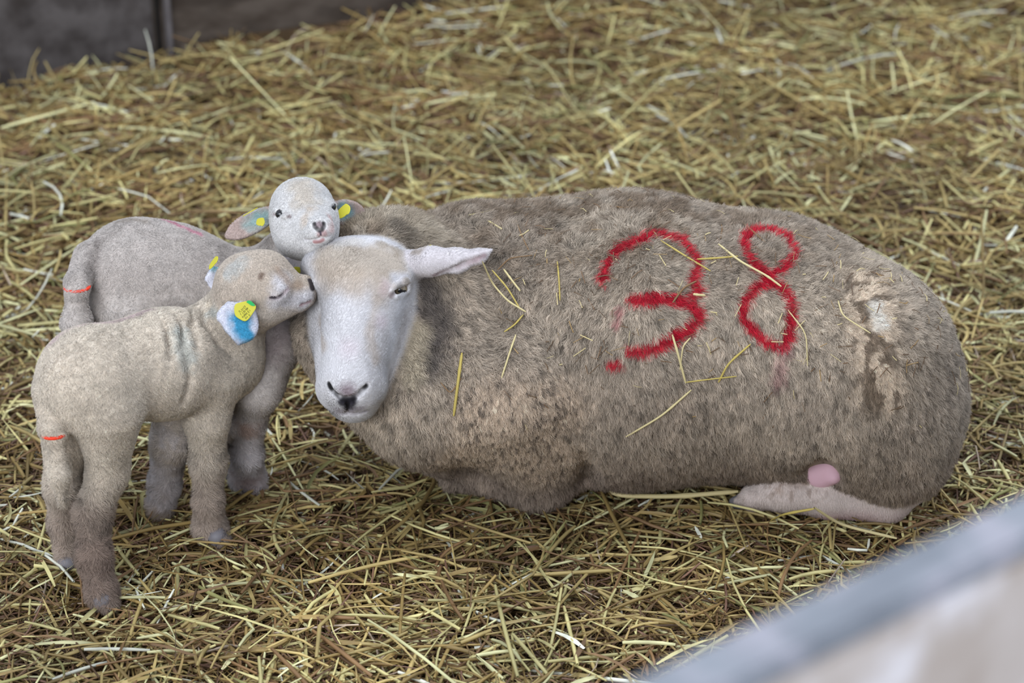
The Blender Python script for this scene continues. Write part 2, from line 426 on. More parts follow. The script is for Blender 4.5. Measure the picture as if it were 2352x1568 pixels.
# ------------------------------------------------------------------ wool and hair
def fur(name, verts, quads, parent, n, col_fn, len_fn, comb_fn, dens_fn=None, rad=0.0004, K=4, clump=0, clump_str=0.6,
        curl=0.0, lift=0.5, seed=1, zmin=0.0, tip_dark=0.0, root_dark=0.35, cvar=0.25, jit=0.35):
    rng = np.random.default_rng(seed)
    vn = vnormals(verts, quads)
    fc = verts[quads].mean(1)
    d1 = verts[quads[:, 2]] - verts[quads[:, 0]]; d2 = verts[quads[:, 3]] - verts[quads[:, 1]]
    w = np.linalg.norm(np.cross(d1, d2), axis=1) * (fc[:, 2] > zmin)
    if dens_fn is not None: w = w * dens_fn(fc)
    w = w / w.sum()
    f = rng.choice(len(quads), n, p=w)
    u, v = rng.random(n)[:, None], rng.random(n)[:, None]
    q = quads[f]
    bil = lambda A: (A[q[:, 0]] * (1 - u) * (1 - v) + A[q[:, 1]] * u * (1 - v) + A[q[:, 2]] * u * v + A[q[:, 3]] * (1 - u) * v)
    P = bil(verts).astype(np.float32); Nn = bil(vn); Nn = Nn / np.linalg.norm(Nn, axis=1)[:, None]
    Lh = len_fn(P) * rng.uniform(0.75, 1.15, n)
    keep = Lh > 0.0006
    P, Nn, Lh = P[keep], Nn[keep], Lh[keep]; n = len(P)
    cb = comb_fn(P, Nn)
    cb = cb - Nn * (cb * Nn).sum(1)[:, None]
    dirn = Nn * lift + cb * (1 - lift) + rng.normal(0, 1, (n, 3)) * jit * 0.5
    dirn = dirn / np.linalg.norm(dirn, axis=1)[:, None]
    droop = cb / (np.linalg.norm(cb, axis=1)[:, None] + 1e-6)
    t = np.linspace(0, 1, K)
    pts = P[:, None] + dirn[:, None] * (Lh[:, None] * t)[..., None] + droop[:, None] * (Lh[:, None] * 0.35 * t ** 2)[..., None]
    shade = np.ones(n)
    if clump:
        ci = rng.choice(n, clump, replace=False)
        kd = kdtree.KDTree(clump)
        for a, b in enumerate(ci): kd.insert(P[b], a)
        kd.balance()
        near = np.array([kd.find(x)[1] for x in P.tolist()])
        tip = pts[ci[near]]
        wgt = (clump_str * t ** 1.2)[None, :, None]
        off = tip - tip[:, :1] + P[ci[near]][:, None]
        pts = pts * (1 - wgt) + off * wgt
        cs = rng.normal(0, 1, clump); shade = 1 + cs[near] * cvar * 0.5
    if curl:
        s1 = unit_rows(np.cross(dirn, rng.normal(0, 1, (n, 3)))); s2 = np.cross(dirn, s1)
        ph = rng.uniform(0, 6.28, n)[:, None]; a = ph + t[None] * rng.uniform(4, 9, n)[:, None]
        pts = pts + curl * (t[None, :, None] * (s1[:, None] * np.cos(a)[..., None] + s2[:, None] * np.sin(a)[..., None]))
    col = col_fn(P) * (shade * (1 + rng.normal(0, cvar * 0.45, n)))[:, None]
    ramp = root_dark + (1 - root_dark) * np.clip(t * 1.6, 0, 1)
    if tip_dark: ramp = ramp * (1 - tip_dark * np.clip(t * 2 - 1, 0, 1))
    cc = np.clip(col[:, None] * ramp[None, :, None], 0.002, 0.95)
    hc = bpy.data.hair_curves.new(name)
    hc.add_curves([K] * n)
    hc.position_data.foreach_set('vector', pts.astype(np.float32).ravel())
    ra = hc.attributes.get('radius') or hc.attributes.new('radius', 'FLOAT', 'POINT')
    rr = rad * np.array([1.0] * (K - 1) + [0.35])[None] * rng.uniform(0.7, 1.3, n)[:, None]
    rr = np.interp(t, [0, .6, 1], [1, .9, .3])[None] * rad * rng.uniform(0.7, 1.3, n)[:, None]
    ra.data.foreach_set('value', rr.astype(np.float32).ravel())
    ca = hc.attributes.new('col', 'FLOAT_COLOR', 'POINT')
    ca.data.foreach_set('color', np.concatenate([cc, np.ones(cc.shape[:2] + (1,))], 2).astype(np.float32).ravel())
    na = hc.attributes.new('nrm', 'FLOAT_VECTOR', 'POINT')
    na.data.foreach_set('vector', np.repeat(Nn[:, None], K, 1).astype(np.float32).ravel())
    hc.materials.append(M_HAIR)
    o = bpy.data.objects.new(name, hc); COL.objects.link(o); o.parent = parent
    return o

def unit_rows(v): return v / (np.linalg.norm(v, axis=1)[:, None] + 1e-9)

def stamp(col, p, pts, r, rgb, soft=0.5, amt=1.0, noise=0.0, seed=5, freq=120):
    """colour patch around a point or polyline, with an irregular border"""
    d = seg_dist(p, pts)
    if noise: d = d + (fbm(p, freq, seed, 2) - 0.5) * noise
    w = (1 - smooth(d, r * (1 - soft), r * (1 + soft * 0.6)))[:, None] * amt
    return col * (1 - w) + np.array(rgb) * w

def attach(o, parent):
    o.parent = parent
    o.matrix_parent_inverse = Matrix.Translation(parent.location).inverted()
    return o

def animal(name, prims, axes_, base, col_fn):
    v, q = drop_bits(*surface(prims, axes_))
    b = np.array(base, np.float32)
    o = np_mesh(name, v - b, q, M_SKIN, cols=np.clip(col_fn(v) * 0.85, 0, 1))
    o.location = base
    return o, v, q

def small_solid(name, prims, h, m, parent, cols=None):
    c = np.array([q['c'] for q in prims]); R = max(q['R'] for q in prims) * 1.3 + h * 2
    lo = c.min(0) - R; hi = c.max(0) + R
    v, q = surface(prims, [axis([(lo[i], hi[i], h)]) for i in range(3)])
    return attach(np_mesh(name, v, q, m, cols=None if cols is None else cols(v)), parent)

def eyeball(name, c, r, look, parent, iris, pupil_w=1.0, up=(0, .45, .9)):
    """sphere with iris and a wide dark pupil painted round the gaze direction"""
    nu, nv = 40, 24
    th = np.linspace(0, math.pi, nv); ph = np.linspace(0, 2 * math.pi, nu, endpoint=False)
    T, Ph = np.meshgrid(th, ph, indexing='ij')
    g = unit(look); s = unit(np.cross(np.array(up, float), g)); w = np.cross(g, s)
    L = np.stack([np.sin(T) * np.cos(Ph), np.sin(T) * np.sin(Ph), np.cos(T)], -1).reshape(-1, 3)
    V = np.array(c) + r * (L[:, :1] * s + L[:, 1:2] * w + L[:, 2:3] * g)
    F = []
    for i in range(nv - 1):
        for j in range(nu):
            F.append((i * nu + j, i * nu + (j + 1) % nu, (i + 1) * nu + (j + 1) % nu, (i + 1) * nu + j)[::-1])
    col = np.tile(np.array(srgb(70, 60, 58)), (len(V), 1))
    ir = (L[:, 2] > 0.55)
    col[ir] = iris
    pu = (L[:, 2] > 0.3) & (np.abs(L[:, 0]) < 0.62 * pupil_w) & (np.abs(L[:, 1]) < 0.27 * pupil_w)
    col[pu] = (0.004, 0.004, 0.006)
    return attach(np_mesh(name, V, F, M_EYE, cols=col), parent)

def tag_plate(name, c, u, n, size, m, parent, th=0.0013, outline=None):
    """flat rounded ear tag: outline polygon in its own plane, with real thickness and bevelled rim"""
    M = frame(u, n); P = outline or [(-.5, -.2), (-.42, -.42), (-.1, -.5), (.1, -.42), (.3, -.5), (.5, -.05), (.3, .45), (.12, .5), (-.45, .3)]
    # rounded outline (Chaikin)
    for _ in range(2):
        R = []
        for i in range(len(P)):
            a = P[i]; b = P[(i + 1) % len(P)]
            R += [(a[0] * .75 + b[0] * .25, a[1] * .75 + b[1] * .25), (a[0] * .25 + b[0] * .75, a[1] * .25 + b[1] * .75)]
        P = R
    k = len(P); V = []
    for (s, h) in ((.95, -.5), (1, -.25), (1, .25), (.95, .5)):
        for x, y in P: V.append(np.array(c) + M[0] * x * size * s + M[1] * y * size * s + M[2] * h * th)
    import bmesh
    bm = bmesh.new(); vs = [bm.verts.new(v) for v in V]
    for r in range(3):
        for i in range(k): bm.faces.new((vs[r * k + i], vs[r * k + (i + 1) % k], vs[(r + 1) * k + (i + 1) % k], vs[(r + 1) * k + i]))
    bm.faces.new(vs[:k][::-1]); bm.faces.new(vs[3 * k:])
    bmesh.ops.recalc_face_normals(bm, faces=bm.faces)
    me = bpy.data.meshes.new(name); bm.to_mesh(me); bm.free(); me.materials.append(m)
    o = bpy.data.objects.new(name, me); COL.objects.link(o); return attach(o, parent)

def torus(name, c, n, R, r, m, parent, sx=1.0):
    M = frame(np.cross(np.array([0.3, 0.2, 1.0]) if abs(unit(n)[2]) < .8 else np.array([1., 0, 0]), n), n)
    V = []; F = []; A, B = 32, 10
    for i in range(A):
        for j in range(B):
            a = 2 * math.pi * i / A; b = 2 * math.pi * j / B
            rr = R + r * math.cos(b)
            V.append(np.array(c) + M[0] * rr * math.cos(a) * sx + M[1] * rr * math.sin(a) + M[2] * r * math.sin(b))
            F.append((i * B + j, ((i + 1) % A) * B + j, ((i + 1) % A) * B + (j + 1) % B, i * B + (j + 1) % B))
    return attach(np_mesh(name, V, F, m), parent)

# ================================================================== EWE
HEAD_AX = [(-0.2173, -0.1654, 0.4132), (-0.2189, -0.2207, 0.3707), (-0.2253, -0.3004, 0.2802)]
RED = srgb(188, 12, 44)
THREE = [(0.1319, -0.1876, 0.3954), (0.1412, -0.1641, 0.4140), (0.1516, -0.1494, 0.4237), (0.1750, -0.1412, 0.4296), (0.1976, -0.1270, 0.4349), (0.2181, -0.1231, 0.4339), (0.2368, -0.1275, 0.4290), (0.2474, -0.1422, 0.4204), (0.2587, -0.1564, 0.4104), (0.2580, -0.1698, 0.4022), (0.2522, -0.1863, 0.3913), (0.2587, -0.1957, 0.3814), (0.2516, -0.2023, 0.3769)]
THREE_BAR = [(0.1728, -0.2121, 0.3782), (0.2007, -0.2108, 0.3783), (0.2344, -0.2105, 0.3726), (0.2537, -0.2133, 0.3644), (0.2610, -0.2200, 0.3538), (0.2476, -0.2316, 0.3416), (0.2269, -0.2402, 0.3334)]
THREE_LOW = [(0.2269, -0.2402, 0.3334), (0.2070, -0.2480, 0.3235), (0.1877, -0.2512, 0.3196), (0.1692, -0.2514, 0.3191)]
BLOB = [(0.1509, -0.2574, 0.2992), (0.1416, -0.2558, 0.2998)]
EIGHT_UP = [(0.3715, -0.0845, 0.4221), (0.3429, -0.0973, 0.4209), (0.3326, -0.1138, 0.4172), (0.3347, -0.1345, 0.4100), (0.3453, -0.1524, 0.4017), (0.3643, -0.1682, 0.3917), (0.3886, -0.1546, 0.3985), (0.4042, -0.1351, 0.4061), (0.4027, -0.1115, 0.4141), (0.3910, -0.0943, 0.4195), (0.3715, -0.0845, 0.4221)]
EIGHT_LOW = [(0.3640, -0.1730, 0.3885), (0.3446, -0.1828, 0.3821), (0.3307, -0.1963, 0.3706), (0.3281, -0.2131, 0.3525), (0.3414, -0.2234, 0.3389), (0.3573, -0.2321, 0.3266), (0.3837, -0.2389, 0.3189), (0.3925, -0.2312, 0.3317), (0.3945, -0.2140, 0.3529), (0.3893, -0.1959, 0.3704), (0.3784, -0.1818, 0.3816), (0.3640, -0.1730, 0.3885)]
HIP = [(0.5054, -0.1783, 0.3848), (0.5077, -0.2417, 0.3535), (0.5126, -0.2736, 0.3076), (0.5238, -0.2828, 0.2637)]
CHEST = [(-0.0608, -0.2563, 0.1416), (-0.0037, -0.2957, 0.2002), (0.0535, -0.2450, 0.1277)]
CHEST2 = [(-0.0284, -0.2966, 0.2291), (0.0522, -0.2797, 0.2268)]
EWE_HEAD = EH[:10]
LEG_SKIN = [q for q in EWE if q['t'] == 'c' and q['ra'] <= .0361 and q['c'][2] < .08 and q['c'][0] > .2]

def ewe_masks(p):
    head = 1 - smooth(sdf_eval(EWE_HEAD, p), 0.002, 0.012)
    ear = 1 - smooth(sdf_eval(EH[11:15] + EH[-1:], p), 0.001, 0.005)
    leg = 1 - smooth(sdf_eval(LEG_SKIN, p), 0.002, 0.012)
    hip = 1 - smooth(seg_dist(p, HIP), 0.012, 0.055)
    chest = 1 - smooth(np.minimum(seg_dist(p, CHEST), seg_dist(p, CHEST2)), 0.03, 0.085)
    return head, ear, leg, hip, chest

def ewe_col(p):
    head, ear, leg, hip, chest = ewe_masks(p)
    n1 = fbm(p, 9, 1)[:, None]; n2 = fbm(p, 45, 2)[:, None]; n3 = fbm(p * np.array([1, 1, .38]), 260, 3, 2)[:, None]
    c = np.array(srgb(210, 193, 173)) * (1 - n1) + np.array(srgb(162, 146, 131)) * n1
    c = c * (0.68 + 0.64 * n2)
    c = c * (1 - 0.55 * smooth(n3, .55, .72))
    back = smooth(p[:, 2], .36, .45)[:, None] * smooth(n2, .35, .6)
    c = c * (1 - .7 * back) + np.array(srgb(104, 80, 56)) * .7 * back * .75
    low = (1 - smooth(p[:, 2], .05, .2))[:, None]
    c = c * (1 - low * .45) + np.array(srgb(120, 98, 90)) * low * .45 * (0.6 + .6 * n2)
    grey = smooth(p[:, 0], .55, .75)[:, None]
    c = c * (1 - .25 * grey) + np.array(srgb(135, 128, 122)) * .25 * grey
    # neck wool is paler, with a dark band behind the cheek and painted crease shade before the shoulder
    c = stamp(c, p, [(-0.2030, -0.0536, 0.4392), (-0.1370, -0.0989, 0.4383), (-0.0775, -0.2086, 0.4332)], .05, srgb(178, 165, 146), .6, .55)
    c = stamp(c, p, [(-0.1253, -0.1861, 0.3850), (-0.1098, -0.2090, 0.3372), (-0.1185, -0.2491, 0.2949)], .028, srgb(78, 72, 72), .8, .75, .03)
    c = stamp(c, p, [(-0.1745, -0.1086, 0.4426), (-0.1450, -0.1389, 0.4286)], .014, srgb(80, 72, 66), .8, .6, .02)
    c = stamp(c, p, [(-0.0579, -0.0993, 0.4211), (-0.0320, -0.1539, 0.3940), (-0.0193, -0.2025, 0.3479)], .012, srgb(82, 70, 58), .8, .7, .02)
    c = stamp(c, p, [(-0.1374, -0.2223, 0.3300), (-0.1431, -0.2610, 0.2801)], .018, srgb(205, 190, 165), .6, .7)
    # split fleece showing pale wool with darker staple tips
    sp = smooth(vnoise(p * np.array([1, 1, .5]), 110, 9), .50, .60)[:, None]
    hc = np.array(srgb(226, 204, 180)) * (1 - sp) + np.array(srgb(134, 116, 98)) * sp
    c = c * (1 - hip[:, None] * .92) + hc * hip[:, None] * .92
    c = stamp(c, p, [(0.5144, -0.2223, 0.3680), (0.5199, -0.2438, 0.3512)], .012, srgb(238, 228, 215), .6, .9, .01)
    sp = smooth(vnoise(p * np.array([1, 1, .42]), 300, 12), .55, .72)[:, None]
    hc = np.array(srgb(220, 196, 172)) * (1 - sp) + np.array(srgb(100, 86, 76)) * sp
    c = c * (1 - chest[:, None] * .7) + hc * chest[:, None] * .7
    # red sprayed digits
    c = stamp(c, p, THREE, .0082, RED, .5, .95, .009); c = stamp(c, p, THREE_BAR, .0096, RED, .45, .97, .009)
    c = stamp(c, p, THREE_LOW, .0092, RED, .5, .95, .009); c = stamp(c, p, BLOB, .0082, RED, .6, .95, .008)
    c = stamp(c, p, EIGHT_UP, .0078, RED, .45, .97, .008); c = stamp(c, p, EIGHT_LOW, .0080, RED, .4, .97, .007)
    c = stamp(c, p, [(0.1541, -0.2199, 0.3669), (0.1508, -0.2326, 0.3490)], .006, srgb(200, 110, 120), .8, .5, .01)
    c = stamp(c, p, [(0.3867, -0.2428, 0.3125), (0.3778, -0.2568, 0.2779)], .012, srgb(170, 95, 110), .9, .35, .02)
    # lying hind leg: white to pink
    lc = np.array(srgb(222, 206, 198)) * np.ones((len(p), 1))
    lc = stamp(lc, p, [(0.5660, -0.2130, 0.0300), (0.4719, -0.2154, 0.0200)], .022, srgb(226, 190, 192), .8, .8)
    lc = stamp(lc, p, [(0.3715, -0.1778, 0.0200), (0.4419, -0.1991, 0.0100)], .03, srgb(142, 120, 108), .9, .75, .03)
    lsp = smooth(vnoise(p, 150, 44), .58, .7)[:, None] * (1 - smooth(seg_dist(p, [(0.3955, -0.2271, 0.0800), (0.4422, -0.2145, 0.0800)]), .02, .045))[:, None]
    lc = lc * (1 - lsp * .5) + np.array(srgb(150, 126, 110)) * lsp * .5
    lc = stamp(lc, p, [(0.4330, -0.2314, 0.0900), (0.3877, -0.2396, 0.0800)], .02, srgb(170, 145, 128), .8, .7, .03)
    c = c * (1 - leg[:, None]) + lc * leg[:, None]
    # face
    n4 = fbm(p, 30, 4)[:, None]
    fc = np.array(srgb(230, 226, 228)) * np.ones((len(p), 1))
    fc = stamp(fc, p, [(-0.2486, -0.2165, 0.4436), (-0.2107, -0.2345, 0.4452), (-0.1753, -0.2161, 0.4367)], .040, srgb(196, 180, 162), .5, .85, .03, freq=40)
    fc = stamp(fc, p, [(-0.2635, -0.2350, 0.4185), (-0.2276, -0.2648, 0.4259), (-0.1914, -0.2639, 0.4221)], .026, srgb(205, 188, 172), .8, .7, .03, freq=40)
    fc = stamp(fc, p, [(-0.1901, -0.2751, 0.4040), (-0.1969, -0.3004, 0.3693), (-0.1899, -0.3156, 0.3295)], .009, srgb(212, 194, 178), .9, .5, .012, freq=60)
    fc = stamp(fc, p, [(-0.2707, -0.2334, 0.3494), (-0.2618, -0.2969, 0.3403)], .010, srgb(190, 172, 156), .9, .6, .012, freq=60)
    fc = stamp(fc, p, [(-0.1769, -0.2545, 0.4176), (-0.1797, -0.2627, 0.4115)], .009, srgb(228, 204, 202), 1, .6)
    fc = stamp(fc, p, [(-0.1825, -0.2848, 0.3750)], .012, srgb(232, 212, 218), 1, .5)
    fc = stamp(fc, p, [(-0.2264, -0.3194, 0.3519)], .016, srgb(232, 216, 222), 1, .5)
    fc = stamp(fc, p, [(-0.2409, -0.1916, 0.4525), (-0.2194, -0.1901, 0.4545)], .012, srgb(228, 222, 218), .9, .8, .01)
    fc = stamp(fc, p, [(-0.1859, -0.1853, 0.4483), (-0.1527, -0.1771, 0.4323)], .012, srgb(160, 142, 120), .9, .6, .02)
    fc = stamp(fc, p, [(-0.1656, -0.2356, 0.4188), (-0.1499, -0.2224, 0.4125)], .010, srgb(228, 226, 232), .9, .8)
    fc = stamp(fc, p, [(-0.1542, -0.2355, 0.3848), (-0.1659, -0.2653, 0.3516), (-0.1777, -0.2956, 0.3053)], .016, srgb(234, 234, 240), .9, .7)
    # nose and lips
    fc = stamp(fc, p, [(-0.2275, -0.3485, 0.2992)], .014, srgb(136, 110, 120), .9, .75, .006)
    fc = stamp(fc, p, [(-0.2330, -0.3469, 0.2832), (-0.2220, -0.3475, 0.2836)], .0075, srgb(70, 66, 76), .7, .9, .005)
    fc = stamp(fc, p, [(-0.2437, -0.3332, 0.2633), (-0.2128, -0.3390, 0.2679)], .009, srgb(160, 145, 155), .9, .6, .006)
    fc = stamp(fc, p, [(-0.2356, -0.3454, 0.2797), (-0.2222, -0.3466, 0.2803), (-0.2287, -0.3437, 0.2732)], .0085, srgb(46, 42, 52), .6, .92, .003)
    fc = stamp(fc, p, [(-0.2346, -0.3475, 0.2877), (-0.2267, -0.3480, 0.2859), (-0.2194, -0.3481, 0.2887)], .0062, srgb(16, 13, 17), .5, .97, .002)
    for pl in NOSTRILS[:2]: fc = stamp(fc, p, pl, .0044, srgb(14, 11, 14), .45, .99, .002)
    fc = stamp(fc, p, NOSTRILS[2], .0042, srgb(20, 16, 22), .5, .97)
    fc = stamp(fc, p, MOUTH, .0052, srgb(105, 86, 98), .8, .85)
    fc = stamp(fc, p, [(-0.1699, -0.2563, 0.4030), (-0.1649, -0.2255, 0.3950), (-0.1513, -0.2236, 0.4029)], .0060, srgb(110, 88, 86), .5, .75)
    c = c * (1 - head[:, None]) + fc * (.93 + .14 * n4) * head[:, None]
    ec = np.array(srgb(220, 212, 214)) * np.ones((len(p), 1))
    ec = stamp(ec, p, [(-0.1118, -0.2045, 0.4102), (-0.0838, -0.2082, 0.4201), (-0.0683, -0.2073, 0.4278), (-0.0394, -0.2009, 0.4391)], .0042, srgb(150, 122, 126), .9, .8)
    ec = stamp(ec, p, [(-0.0776, -0.2090, 0.4232), (-0.0499, -0.2041, 0.4325)], .006, srgb(205, 182, 184), .9, .6)
    ec = stamp(ec, p, [(-0.1336, -0.1856, 0.4396)], .012, srgb(160, 145, 130), .9, .7, .02)
    c = c * (1 - ear[:, None]) + ec * ear[:, None]
    return c

NOSTRILS = [[(-0.2540, -0.3369, 0.3053), (-0.2485, -0.3427, 0.2961), (-0.2382, -0.3468, 0.2894), (-0.2267, -0.3483, 0.2874)], [(-0.2267, -0.3483, 0.2874), (-0.2151, -0.3477, 0.2919), (-0.2066, -0.3446, 0.2991), (-0.2013, -0.3408, 0.3039)], [(-0.2279, -0.3481, 0.2867), (-0.2305, -0.3337, 0.2594)]]
MOUTH = [(-0.2495, -0.3193, 0.2515), (-0.2386, -0.3262, 0.2518), (-0.2295, -0.3314, 0.2561), (-0.2169, -0.3300, 0.2546), (-0.2059, -0.3283, 0.2578)]
EWE_FULL = EWE + chain(NOSTRILS[0], [.0015, .0028, .0034, .0038], .004, -1) + chain(NOSTRILS[1], [.0038, .0034, .0028, .0015], .006, -1)
EWE_FULL += chain([(-0.0909, -0.0486, 0.4265), (-0.0577, -0.1073, 0.4212), (-0.0351, -0.1601, 0.3935), (-0.0212, -0.2104, 0.3449), (-0.0253, -0.2593, 0.3002)], [.006, .009, .010, .009, .003], .03, -1)
EWE_FULL += chain([(0.1074, -0.2444, 0.1420), (0.1134, -0.2200, 0.0945), (0.1103, -0.1893, 0.0613)], [.006, .014, .016], .02, -1)
EWE_FULL += chain(NOSTRILS[2], [.003, .002], .004, -1) + chain(MOUTH, [.0015, .003, .003, .003, .0015], .005, -1)
# lids round the open eye
EWE_FULL += chain([(-0.1716, -0.2573, 0.4055), (-0.1664, -0.2482, 0.4112), (-0.1594, -0.2302, 0.4095), (-0.1513, -0.2308, 0.4131), (-0.1457, -0.2213, 0.4066)], [.0015, .0035, .0048, .0042, .0025], .003)
EWE_FULL += chain([(-0.1710, -0.2589, 0.4008), (-0.1636, -0.2499, 0.3972), (-0.1555, -0.2312, 0.3909), (-0.1486, -0.2195, 0.3914), (-0.1456, -0.2155, 0.3977)], [.0015, .0028, .0034, .0032, .002], .003)
EWE_FULL += chain([(-0.1056, -0.2040, 0.4113), (-0.0838, -0.2082, 0.4201), (-0.0683, -0.2073, 0.4278), (-0.0406, -0.2012, 0.4393)], [.001, .0045, .0045, .001], .004, -1)

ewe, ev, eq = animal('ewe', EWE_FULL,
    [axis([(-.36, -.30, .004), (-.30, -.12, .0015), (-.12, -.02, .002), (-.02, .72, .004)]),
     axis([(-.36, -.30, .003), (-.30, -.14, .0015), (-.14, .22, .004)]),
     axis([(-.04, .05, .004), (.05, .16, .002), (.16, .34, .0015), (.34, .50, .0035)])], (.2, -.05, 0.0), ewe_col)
tag(ewe, 'large woolly ewe lying on the straw with a red 38 sprayed on her side', 'sheep')

def ewe_len(p):
    head, ear, leg, hip, chest = ewe_masks(p)
    L = .0105 + .004 * fbm(p, 12, 21)
    L = L * (1 - hip * .5) * (1 - chest * .35)
    L = L * (1 - leg) + .0035 * leg
    hs = 1 - smooth(sdf_eval(EWE_HEAD, p), 0.007, 0.022)
    L = L * (1 - hs) + .0030 * hs
    L = L * (1 - ear) + .0022 * ear
    for pl in NOSTRILS + [MOUTH]: L = L * smooth(seg_dist(p, pl), .0035 if len(pl) == 4 else .002, .0060 if len(pl) == 4 else .005)
    L = L * smooth(seg_dist(p, [(-0.1693, -0.2554, 0.4032), (-0.1637, -0.2252, 0.3948), (-0.1513, -0.2234, 0.4014)]), .006, .010)
    L = L * smooth(seg_dist(p, [(0.4638, -0.2279, 0.1362), (0.4563, -0.2353, 0.0998)]), .020, .036)
    L = L * (1 - .6 * smooth(.012 - seg_dist(p, [(-0.2330, -0.3469, 0.2832), (-0.2220, -0.3475, 0.2836)]), 0, .006))
    return L

def ewe_comb(p, n):
    a = fbm(p, 6, 31) * 9 + fbm(p, 22, 33) * 5
    head = 1 - smooth(sdf_eval(EWE_HEAD, p), 0.002, 0.016)
    up = smooth(p[:, 2], .2, .4)
    d = np.stack([.25 + .5 * up * np.cos(a), .1 + .6 * up * np.sin(a), -1 + .5 * up * np.sin(a * 1.3)], 1)
    hd = np.array([.15, .25, .8]) + .4 * np.stack([np.cos(a), np.sin(a), np.sin(a * .7)], 1)
    return d * (1 - head[:, None]) + hd * head[:, None]

QF = 1.0
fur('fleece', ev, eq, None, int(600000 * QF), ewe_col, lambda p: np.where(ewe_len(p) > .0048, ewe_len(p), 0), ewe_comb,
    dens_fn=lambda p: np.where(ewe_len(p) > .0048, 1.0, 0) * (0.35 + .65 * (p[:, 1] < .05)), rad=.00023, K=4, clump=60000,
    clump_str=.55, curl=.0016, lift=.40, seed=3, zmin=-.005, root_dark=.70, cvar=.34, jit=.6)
attach(bpy.data.objects['fleece'], ewe)
fur('short_hair', ev, eq, None, int(130000 * QF), ewe_col, lambda p: np.where(ewe_len(p) > .0048, 0, ewe_len(p)), ewe_comb,
    dens_fn=lambda p: np.where(ewe_len(p) > .0048, 0, 1.0) * (.15 + .85 * (p[:, 1] < -.06)), rad=.00020, K=3, lift=.40, seed=4, zmin=-.005, root_dark=.85, cvar=.10)
attach(bpy.data.objects['short_hair'], ewe)
eyeball('eye', (-0.1589, -0.2214, 0.3957), .0112, (.4, -.9, .10), ewe, srgb(128, 114, 92), .95, up=(.35, .3, .88))
small_solid('udder', [ell((0.4606, -0.2023, 0.0983), (.036, .036, .024), .02), cone((0.4731, -0.2231, 0.1015), (0.4765, -0.2298, 0.0950), .012, .010, .02)], .003, M_PINK, ewe)
small_solid('hoof', chain([(0.3596, -0.1773, 0.0220), (0.3386, -0.1677, 0.0100)], [.0165, .010], .01), .002, M_HOOF, ewe)
small_solid('hoof', chain([(-0.0762, -0.1172, 0.0300), (-0.0971, -0.0973, 0.0120)], [.019, .012], .01), .002, M_HOOF, ewe)
tag_plate('ear_tag', (-0.1190, -0.1510, 0.4238), (1, 0, .1), (0, -.9, .4), .016, M_TAG, ewe)
tag_plate('ear_tag', (-0.3103, -0.1607, 0.3958), (1, .2, -.6), (.2, -.9, .4), .014, M_TAG, ewe)

# ================================================================== LAMBS
def lamb_comb(p, n):
    a = fbm(p, 40, 41) * 14
    return np.stack([np.cos(a), np.sin(a), -.7 + .3 * np.sin(a * 1.7)], 1)

# ---- lamb in front, eyes shut, nosing the ewe's cheek
EYE_A = [(-0.3364, -0.2650, 0.4038), (-0.3273, -0.2654, 0.4033), (-0.3194, -0.2628, 0.4088), (-0.3138, -0.2551, 0.4132)]
FOLDS_A = [[(-0.4633, -0.2111, 0.3605), (-0.4476, -0.2792, 0.3654), (-0.4383, -0.3056, 0.3448)], [(-0.4704, -0.2629, 0.3764), (-0.4556, -0.3174, 0.3509), (-0.4465, -0.3305, 0.3169), (-0.4586, -0.3346, 0.2744)],
           [(-0.4468, -0.2164, 0.3652), (-0.4320, -0.2632, 0.3574), (-0.4137, -0.2735, 0.3352), (-0.3973, -0.2675, 0.3149)], [(-0.4304, -0.2205, 0.3706), (-0.4083, -0.2974, 0.3745), (-0.3868, -0.3113, 0.3545)], [(-0.4848, -0.2896, 0.3774), (-0.4706, -0.3334, 0.3456)]]
MOUTH_A = [(-0.2980, -0.2434, 0.3818), (-0.2921, -0.2402, 0.3823), (-0.2852, -0.2352, 0.3833)]
NOSE_A = [(-0.2839, -0.2220, 0.4089), (-0.2813, -0.2282, 0.4017)]
